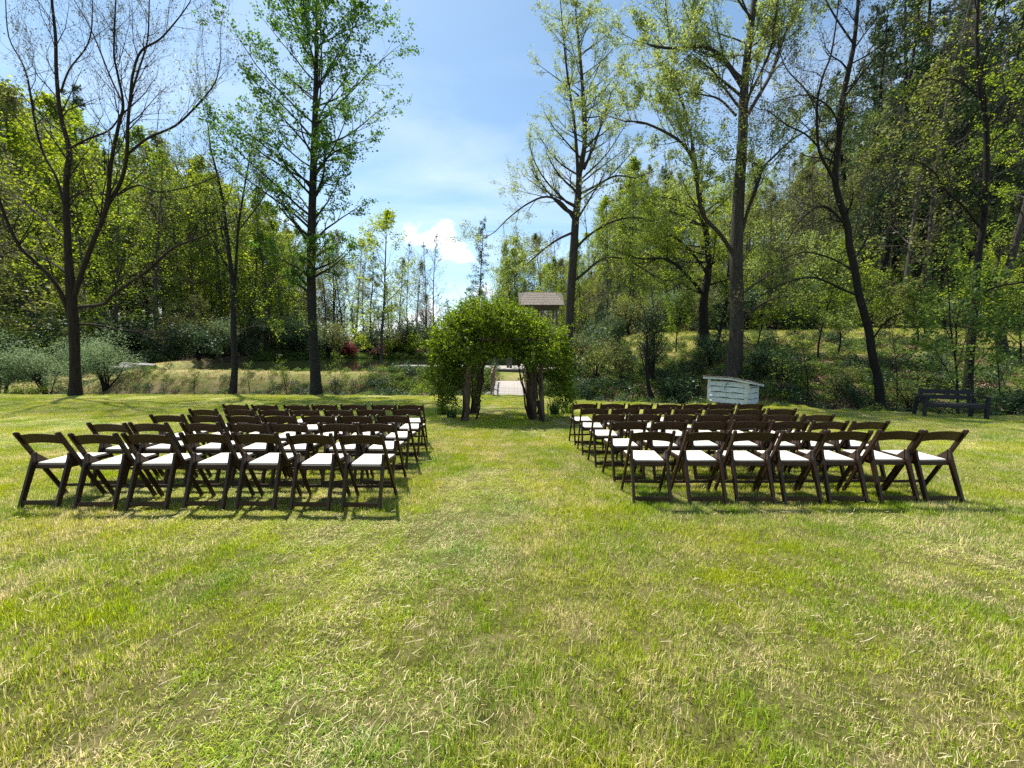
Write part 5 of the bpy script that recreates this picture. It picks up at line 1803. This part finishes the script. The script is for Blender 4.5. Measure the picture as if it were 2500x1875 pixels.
sh('rhodo', 1, 1660, 0, .75, 'dark glossy shrub behind the white box, left part', 1, 17.8)
sh('rhodo', 2, 1735, 0, .8, 'dark glossy shrub at the foot of the twin trunk', 3, 20.5)
sh('rhodo', 1, 1850, 0, .62, 'dark glossy shrub right behind the white box roof', 3, 18.0)
sh('rhodo', 0, 1925, 0, .6, 'dark spreading shrub on the bank right of the grey trunk', 5, 17.2)
sh('olive', 1, 2060, 0, .6, 'olive shrub at the foot of the leaning tree', 1, 15.5)
sh('olive', 0, 2230, 0, .55, 'olive scrub on the bank left of the bench', 2, 14.3)
sh('rhodo', 2, 2480, 0, .62, 'dark shrub at the right edge behind the bench', 2, 12.8)
sh('sage', 1, 2300, 0, 1.0, 'pale grey-green shrub on the slope above the bench', 0, 27.0)
sh('yellow', 0, 925, 0, 1.0, 'small rounded yellow-green shrub on the near pond shore', 0, 26.0)
sh('green', 1, 1020, 0, .8, 'bushy weeds left of the arbor at the creek', 0, 21.3)
sh('red', 0, 852, 0, 2.3, 'crimson shrub on the far shore of the pond', 0, 69.2)
sh('pink', 0, 922, 0, 2.6, 'pink flowering azalea on the far shore, left one', 0, 70.6)
sh('pink', 0, 1035, 0, 2.2, 'pink flowering azalea on the far shore, right one', 2, 72.0)

# boulders and the yellow plank by the pond
def rock(px, Y, s, seed, label, z=None, group=None, mat='rock'):
    bm = bmesh.new()
    bmesh.ops.create_icosphere(bm, subdivisions=3, radius=1.0)
    for v in bm.verts:
        n_ = mnoise.noise(v.co * 1.3 + Vector((seed * 7.1, 0, 0))) * .45 + mnoise.noise(v.co * 3.1 + Vector((seed, 3, 0))) * .15
        v.co *= 1 + n_
        v.co.x *= s[0]; v.co.y *= s[1]; v.co.z *= s[2]
    x = (px - 1250) / 940 * Y
    o = link('rock', bm_mesh('rock', bm, M[mat], True))
    o.location = (x, Y, (gz(x, Y) if z is None else z) + s[2] * .25)
    tag(o, label, 'rock', group)


rock(305, 26.3, (1.1, .7, .30), 1, 'flat grey boulder on the bank, leftmost by the pond')
rock(345, 26.4, (1.0, .6, .28), 2, 'flat grey boulder on the bank nearest the pond corner')
rock(325, 27.2, (.9, .6, .35), 3, 'darker boulder behind the two flat ones')
rock(672, 58.2, (.85, .5, .30), 4, 'pale boulder at the far shore behind the slender tree', .55, None, 'rock_pale')
rock(905, 26.3, (.55, .4, .25), 5, 'pale stone beside the rounded yellow-green shrub')
rock(1180, 20.4, (.45, .35, .22), 7, 'stone at the left end of the footbridge')
rock(1200, 20.0, (.5, .4, .3), 8, 'larger stone under the left bridge rail')
p = Vector(((480 - 1250) / 940 * 25.8, 25.8, 0)); p.z = gz(p.x, p.y) + .10
bm = bmesh.new(); box_bm(bm, (0, -.11, 0), (1.6, .2, .05), .006); box_bm(bm, (.05, .12, .0), (1.6, .2, .05), .006)
box_bm(bm, (-.55, 0, -.06), (.08, .46, .07), .004); box_bm(bm, (.6, 0, -.06), (.08, .46, .07), .004)
o = link('wooden_board', bm_mesh('wooden_board', bm, M['yellow_plank'])); o.location = p; o.rotation_euler = (0, .05, -.25)
tag(o, 'weathered yellow boards lying on the bank in front of the pond', 'board')

# ------------------------------------------------------------------ the wood
def forest_tree(seed, H, kind):
    P = Plant(seed); R = P.R
    T = Plant(seed + 1)
    pts = [Vector((0, 0, -.8))]
    d = Vector((R.gauss(0, .03), R.gauss(0, .03), 1)).normalized()
    n = 9
    for k in range(n):
        d = (d + Vector((R.gauss(0, .035), R.gauss(0, .035), .05))).normalized()
        pts.append(pts[-1] + d * (H + .8) / n)
    r0 = {'leafy': .20, 'dense': .2, 'pine': .22, 'bare': .17, 'low': .13}[kind] * (H / 20)
    rad = [r0 * (1 - .88 * k / n) for k in range(n + 1)]
    T.line(pts, rad, 6)

    def pt(t):
        f = min(t, .999) * n; i_ = int(f)
        return pts[i_].lerp(pts[i_ + 1], f - i_), rad[i_]
    if kind in ('leafy', 'dense', 'low', 'bare'):
        start = {'leafy': .16, 'dense': .10, 'low': .08, 'bare': .18}[kind]
        nb = {'leafy': 36, 'dense': 40, 'low': 34, 'bare': 40}[kind]
        for k in range(nb):
            t = start + (1 - start) * (k + R.random()) / nb
            p, r = pt(t)
            u = (t - start) / (1 - start)
            wd = {'leafy': .16, 'dense': .20, 'low': .28, 'bare': .15}[kind] * H * (math.sin(PI * min(1, u * .85 + .18)) ** .7) * R.uniform(.6, 1.15)
            az = R.uniform(0, 6.28)
            dd = Vector((math.cos(az), math.sin(az), .55 + .6 * u)).normalized()
            ml = 3 if kind == 'bare' else 2
            P.jit = {'leafy': 2.0, 'dense': 2.0, 'low': 2.0, 'bare': 1.0}[kind]
            P.grow(p, dd, wd, max(.02, r * .35), 0, ml, .08, 3, .7, .15,
                   {'leafy': 8, 'dense': 11, 'low': 13, 'bare': 1}[kind], {'leafy': .21, 'dense': .23, 'low': .20, 'bare': .12}[kind] * H / 20, .62, .1)
        if kind == 'bare':
            g_ = list(zip(P.leafp, P.leafs))
    else:
        nb = 60
        for k in range(nb):
            t = .22 + .78 * (k + R.random()) / nb
            p, r = pt(t)
            wd = H * .19 * (1.05 - t) ** .75 * R.uniform(.65, 1.2)
            az = R.uniform(0, 6.28)
            dd = Vector((math.cos(az), math.sin(az), R.uniform(-.12, .25)))
            q = [p, p + dd * wd * .5 + Vector((0, 0, .05 * wd)), p + dd * wd]
            P.line(q, [max(.015, r * .25), .015, .006], 3)
            for j in range(int(40 + wd * 26)):
                s_ = R.uniform(.2, 1.05)
                c = q[0].lerp(q[2], s_)
                side = Vector((-dd.y, dd.x, 0)) * R.gauss(0, .16) * wd * (1.1 - s_ * .4)
                P.leaf(c + side + Vector((0, 0, R.gauss(-.05, .16))), .26 * R.uniform(.6, 1.25))
    leafm = {'leafy': 'leaf_wood', 'dense': 'leaf_wood', 'low': 'leaf_olive', 'pine': 'needle', 'bare': 'twig_grey'}[kind]
    return (T.branch_mesh('f_trunk_%d' % seed, M['bark_far'] if kind != 'pine' else M['bark_dark']), P.branch_mesh('f_branches_%d' % seed, M['bark_far'] if kind != 'pine' else M['bark_dark']),
            P.leaf_mesh('f_leaves_%d' % seed, M[leafm], aspect=.35 if kind == 'pine' else .7))


KINDS = {}
for kind, cnt in (('leafy', 4), ('dense', 3), ('pine', 3), ('bare', 3), ('low', 2)):
    KINDS[kind] = [forest_tree(500 + 17 * j + hash(kind[0]) % 1 + {'leafy': 0, 'dense': 100, 'pine': 200, 'bare': 300, 'low': 400}[kind], 20.0, kind) for j in range(cnt)]
    print(kind, [len(m_[2].polygons) for m_ in KINDS[kind]], [len(m_[1].polygons) for m_ in KINDS[kind]])
# colour variants share geometry but carry another leaf material
def recolour(ms, lm):
    me = ms[2].copy(); me.materials.clear(); me.materials.append(M[lm]); return (ms[0], ms[1], me)


KINDS['yellow'] = [recolour(KINDS['leafy'][1], 'leaf_yellow'), recolour(KINDS['dense'][0], 'leaf_yellow')]
KINDS['oliveleaf'] = [recolour(KINDS['leafy'][2], 'leaf_olive'), recolour(KINDS['dense'][2], 'leaf_olive'), recolour(KINDS['leafy'][0], 'leaf_olive')]

SKX = [-300, 0, 68, 158, 250, 350, 450, 560, 680, 790, 880, 940, 1000, 1050, 1085, 1125, 1160, 1220, 1300, 1390, 1470, 1526, 1616, 1690, 1800, 1920, 2030, 2110, 2150, 2204, 2370, 2500, 2900]
SKY = [150, 190, 215, 235, 360, 370, 310, 400, 500, 545, 560, 600, 590, 640, 720, 700, 610, 600, 575, 560, 480, 410, 385, 440, 370, 330, 250, 190, 100, 10, -20, -10, -30]
NAMES = {'leafy': ('leafy_tree', 'slender fresh green tree'), 'dense': ('leafy_tree', 'full crowned green tree'), 'pine': ('pine_tree', 'dark conifer'),
         'bare': ('bare_tree', 'bare grey twiggy tree'), 'low': ('understory_tree', 'low spreading olive tree'),
         'yellow': ('leafy_tree', 'yellow-green leafy tree'), 'oliveleaf': ('leafy_tree', 'dull olive leaved tree')}
FR = random.Random(99)
placed = []
NT = [0]
LASTT = [None]


def put_tree(kind, x, y, H, where):
    NT[0] += 1
    ms = FR.choice(KINDS[kind])
    z = gz(x, y)
    root = empty(NAMES[kind][0], (x, y, z - .1), FR.uniform(0, 6.28))
    LASTT[0] = root
    s = H / 20.0
    w = s * FR.uniform(.85, 1.2)
    root.scale = (w, w, s)
    link('trunk', ms[0], None, root)
    b = link('branches', ms[1], None, root); b['kind'] = 'stuff'
    f = link('foliage', ms[2], None, root); f['kind'] = 'stuff'
    px = 1250 + 940 * x / y
    size = 'tall' if H > 24 else ('mid-height' if H > 14 else 'short')
    for lim, ph in ((90, 'left of the bare tree'), (200, 'behind the bare tree'), (540, 'between bare and slender trees'), (730, 'between slender and tall trees'), (950, 'just right of the tall tree'),
                    (1180, 'below the sky gap'), (1390, 'above the arbor'), (1600, 'between arbor and big tree'), (1780, 'just left of the big tree'), (2050, 'between big and leaning trees'), (2350, 'between leaning and forked trees'), (9999, 'at the right edge')):
        if px < lim: break
    nm = NAMES[kind][1].replace('tree', '').strip()
    tag(root, '%s %s tree %s, %s' % (size, nm, where, ph) if kind != 'pine' else '%s %s %s, %s' % (size, nm, where, ph), 'tree', '%ss %s' % (NAMES[kind][1], where))


def try_zone(n, sampler, mix, where, mind=2.2, top_off=(0, 140), hmin=7, hmax=36):
    got, tries = 0, 0
    while got < n and tries < n * 60:
        tries += 1
        x, y = sampler()
        px = 1250 + 940 * x / y
        if px < -260 or px > 2760: continue
        if any((x - a) ** 2 + (y - b) ** 2 < mind ** 2 for a, b in placed): continue
        z = gz(x, y)
        sk = np.interp(px, SKX, SKY)
        top = EYE + (855 - sk - FR.uniform(*top_off)) / 940 * y
        H = top - z
        if H < hmin: continue
        H = min(H, hmax) * (FR.uniform(.88, 1.0) if H > hmax else 1)
        k = mix(px, y)
        if k in ('low',): H = min(H, FR.uniform(6, 11))
        put_tree(k, x, y, H, where)
        placed.append((x, y)); got += 1


def mix_far(px, y):
    u = FR.random()
    if 880 < px < 1100:
        return 'bare' if u < .45 else ('pine' if u < .7 else 'oliveleaf')
    if px < 300: return 'yellow' if u < .34 else ('leafy' if u < .6 else ('oliveleaf' if u < .85 else 'pine'))
    return 'leafy' if u < .36 else ('dense' if u < .43 else ('yellow' if u < .58 else ('bare' if u < .80 else ('oliveleaf' if u < .94 else 'pine'))))


def mix_right(px, y):
    u = FR.random()
    if px > 2080: return 'pine' if u < .72 else ('bare' if u < .86 else ('oliveleaf' if u < .96 else 'yellow'))
    if px < 1350: return 'pine' if u < .25 else ('leafy' if u < .6 else 'oliveleaf')
    return 'yellow' if u < .28 else ('leafy' if u < .48 else ('oliveleaf' if u < .74 else ('bare' if u < .88 else 'pine')))


def z_far():
    x = FR.uniform(-85, 26); y = float(far_shore(x)) + 1.5 + FR.random() ** 1.4 * 42
    return x, y


def z_left():
    while True:
        x = FR.uniform(-95, -34); y = FR.uniform(27, 70)
        if pond_in(x, y) < -1.6: return x, y


def z_right():
    while True:
        x = FR.uniform(7, 105); y = FR.uniform(20, 88)
        if y - edge(x) > 20.8 and x > 7 + .08 * (y - 20) and (x > 12 or y > 36): return x, y


try_zone(84, z_far, mix_far, 'across the pond', 2.2, (0, 150), 7, 40)
try_zone(50, z_left, mix_far, 'left of the pond', 2.2, (0, 170), 6, 32)
try_zone(104, z_right, mix_right, 'on the right slope', 2.2, (0, 170), 6, 34)
# understory
try_zone(22, z_right, lambda px, y: 'low', 'on the right slope', 1.8, (60, 300), 4)
try_zone(16, z_far, lambda px, y: 'low', 'across the pond', 1.8, (100, 300), 4)
try_zone(16, z_left, lambda px, y: 'low', 'left of the pond', 1.8, (100, 300), 4)
# the tall dark pine showing above the left wood, pine right of the gap, bright round tree left of the gap
for kind, px, sy, Y_, lab in (('pine', 210, 225, 62, 'tall dark pine rising above the left wood'), ('pine', 1165, 545, 72, 'feathery pine right of the sky gap'),
                              ('yellow', 930, 520, 66, 'bright yellow-green round crowned tree left of the sky gap'), ('bare', 1062, 575, 68, 'bare spreading tree at the left side of the sky gap'),
                              ('bare', 1040, 600, 66, 'bare upright tree next to the sky gap'), ('dense', 1545, 395, 40, 'full green tree above the evergreen right of the arbor')):
    x = (px - 1250) / 940 * Y_
    put_tree(kind, x, Y_, EYE + (855 - sy) / 940 * Y_ - gz(x, Y_), 'x')
    o = LASTT[0]
    o['label'] = lab; del o['group']
for j, (px_, Y_, top_) in enumerate(((2085, 40, 110), (2130, 36, 10), (2165, 42, -60), (2205, 35, 20), (2250, 41, -90), (2290, 37, -10), (2330, 44, -80), (2370, 38, 30), (2060, 46, 190), (2110, 50, 60))):
    x_ = (px_ - 1250) / 940 * Y_
    put_tree('pine', x_, Y_, EYE + (855 - top_) / 940 * Y_ - gz(x_, Y_), 'on the right slope')
    LASTT[0]['label'] = 'towering dark conifer on the right slope, %s' % ['left side of the dark stand, second', 'third from the left of the stand', 'fourth from the left of the stand', 'fifth in the stand', 'sixth in the stand', 'just left of the forked trunk top', 'just right of the forked trunk top', 'last on the right of the stand', 'leftmost and lowest of the stand', 'farthest back of the stand'][j]
# the far-off wood behind, read as one mass
def whole(ms, name):
    bm = bmesh.new()
    mats = []
    for k, me in enumerate(ms):
        n0 = len(bm.faces)
        bm.from_mesh(me); bm.faces.ensure_lookup_table()
        for f in bm.faces[n0:]: f.material_index = k
    out = bpy.data.meshes.new(name)
    bm.to_mesh(out); bm.free()
    for me in ms: out.materials.append(me.materials[0])
    return out


dw = [whole(KINDS[k][j], 'distant_tree') for k, j in (('leafy', 1), ('low', 0), ('oliveleaf', 0), ('pine', 0), ('bare', 0), ('oliveleaf', 1), ('bare', 1))]
pts, scl, idx = [], [], []
tries = 0
while len(pts) < 620 and tries < 20000:
    tries += 1
    x = FR.uniform(-150, 150); y = FR.uniform(60, 125)
    px = 1250 + 940 * x / y
    if px < -300 or px > 2800: continue
    if x < 20 and y < far_shore(x) + 22: continue
    if x >= 20 and y < 66: continue
    z = gz(x, y)
    H = EYE + (855 - np.interp(px, SKX, SKY) - (FR.uniform(5, 260) if FR.random() < .6 else 480)) / 940 * y - z
    if H < 9: H = FR.uniform(6, 11)
    H = min(H, 34)
    pts.append((x, y, z - .2)); scl.append(H / 20.0)
    idx.append(FR.choices(range(7), (3, 2, 3, 3 if px > 1900 or 900 < px < 1200 else 1, 3, 2, 3))[0])
tag(scatter('distant_wood', pts, dw, [FR.uniform(0, 6.28) for _ in pts], scl, idx), 'far-off wood closing the valley behind', 'wood', None, 'stuff')
# shore and wood edge shrubs
cnt = 0
SK = [('rhodo', 3), ('green', 2), ('olive', 2), ('sage', 2)]
SN = {'rhodo': ('rhododendron', 'dark glossy rhododendron'), 'green': ('leafy_shrub', 'fresh green shrub'), 'olive': ('olive_shrub', 'olive brown shrub'), 'sage': ('sage_bush', 'pale grey-green shrub')}


def px_phrase(x, y):
    px = 1250 + 940 * x / y
    for lim, ph in ((90, 'left of bare tree'), (200, 'behind bare tree'), (370, 'right of bare tree'), (540, 'left of slender tree'), (640, 'right of slender tree'), (740, 'behind tall tree'), (850, 'right of tall tree'),
                    (950, 'near the red shrub'), (1060, 'left of arbor'), (1390, 'behind arbor'), (1500, 'right of arbor'), (1600, 'behind the evergreen'), (1720, 'behind twin trunk'), (1850, 'behind big tree'), (1980, 'right of big tree'),
                    (2120, 'left of leaning tree'), (2230, 'right of leaning tree'), (2350, 'left of forked tree'), (2430, 'right of forked tree'), (9999, 'at the right edge')):
        if px < lim: return ph


def shrub_zone(n, sampler, where, smin, smax, wts):
    got = 0
    while got < n:
        x, y = sampler()
        if abs(x / y) > 1.5: continue
        k = FR.choices(['rhodo', 'green', 'olive', 'sage'], wts)[0]
        s = FR.uniform(smin, smax)
        place_shrub(SN[k][0], SH[k][FR.randrange(len(SH[k]))], (x, y, gz(x, y)), '%s %s, %s' % (SN[k][1], where, px_phrase(x, y)), FR.uniform(0, 6.28), s, '%ss %s' % (SN[k][1], where))
        got += 1


def s_far():
    x = FR.uniform(-36, 8); return x, float(far_shore(x)) + FR.uniform(.2, 9)


def s_left():
    while True:
        x = FR.uniform(-60, -33); y = FR.uniform(25, 60)
        if -6 < pond_in(x, y) < -1.0 or x < -36: return x, y


def s_right():
    while True:
        x = FR.uniform(5, 50); y = edge(x) + FR.uniform(20.5, 30)
        if x > 9 or y > 40: return x, float(y)


shrub_zone(64, s_far, 'on the far shore', 1.5, 3.2, (4, 3, 2, 2))
shrub_zone(46, s_left, 'in the left wood', 1.2, 2.6, (4, 2, 2, 2))
shrub_zone(60, s_right, 'below the right slope', .9, 1.7, (4, 2, 4, 1))
print('forest trees', NT[0], 'objects', len(bpy.data.objects))
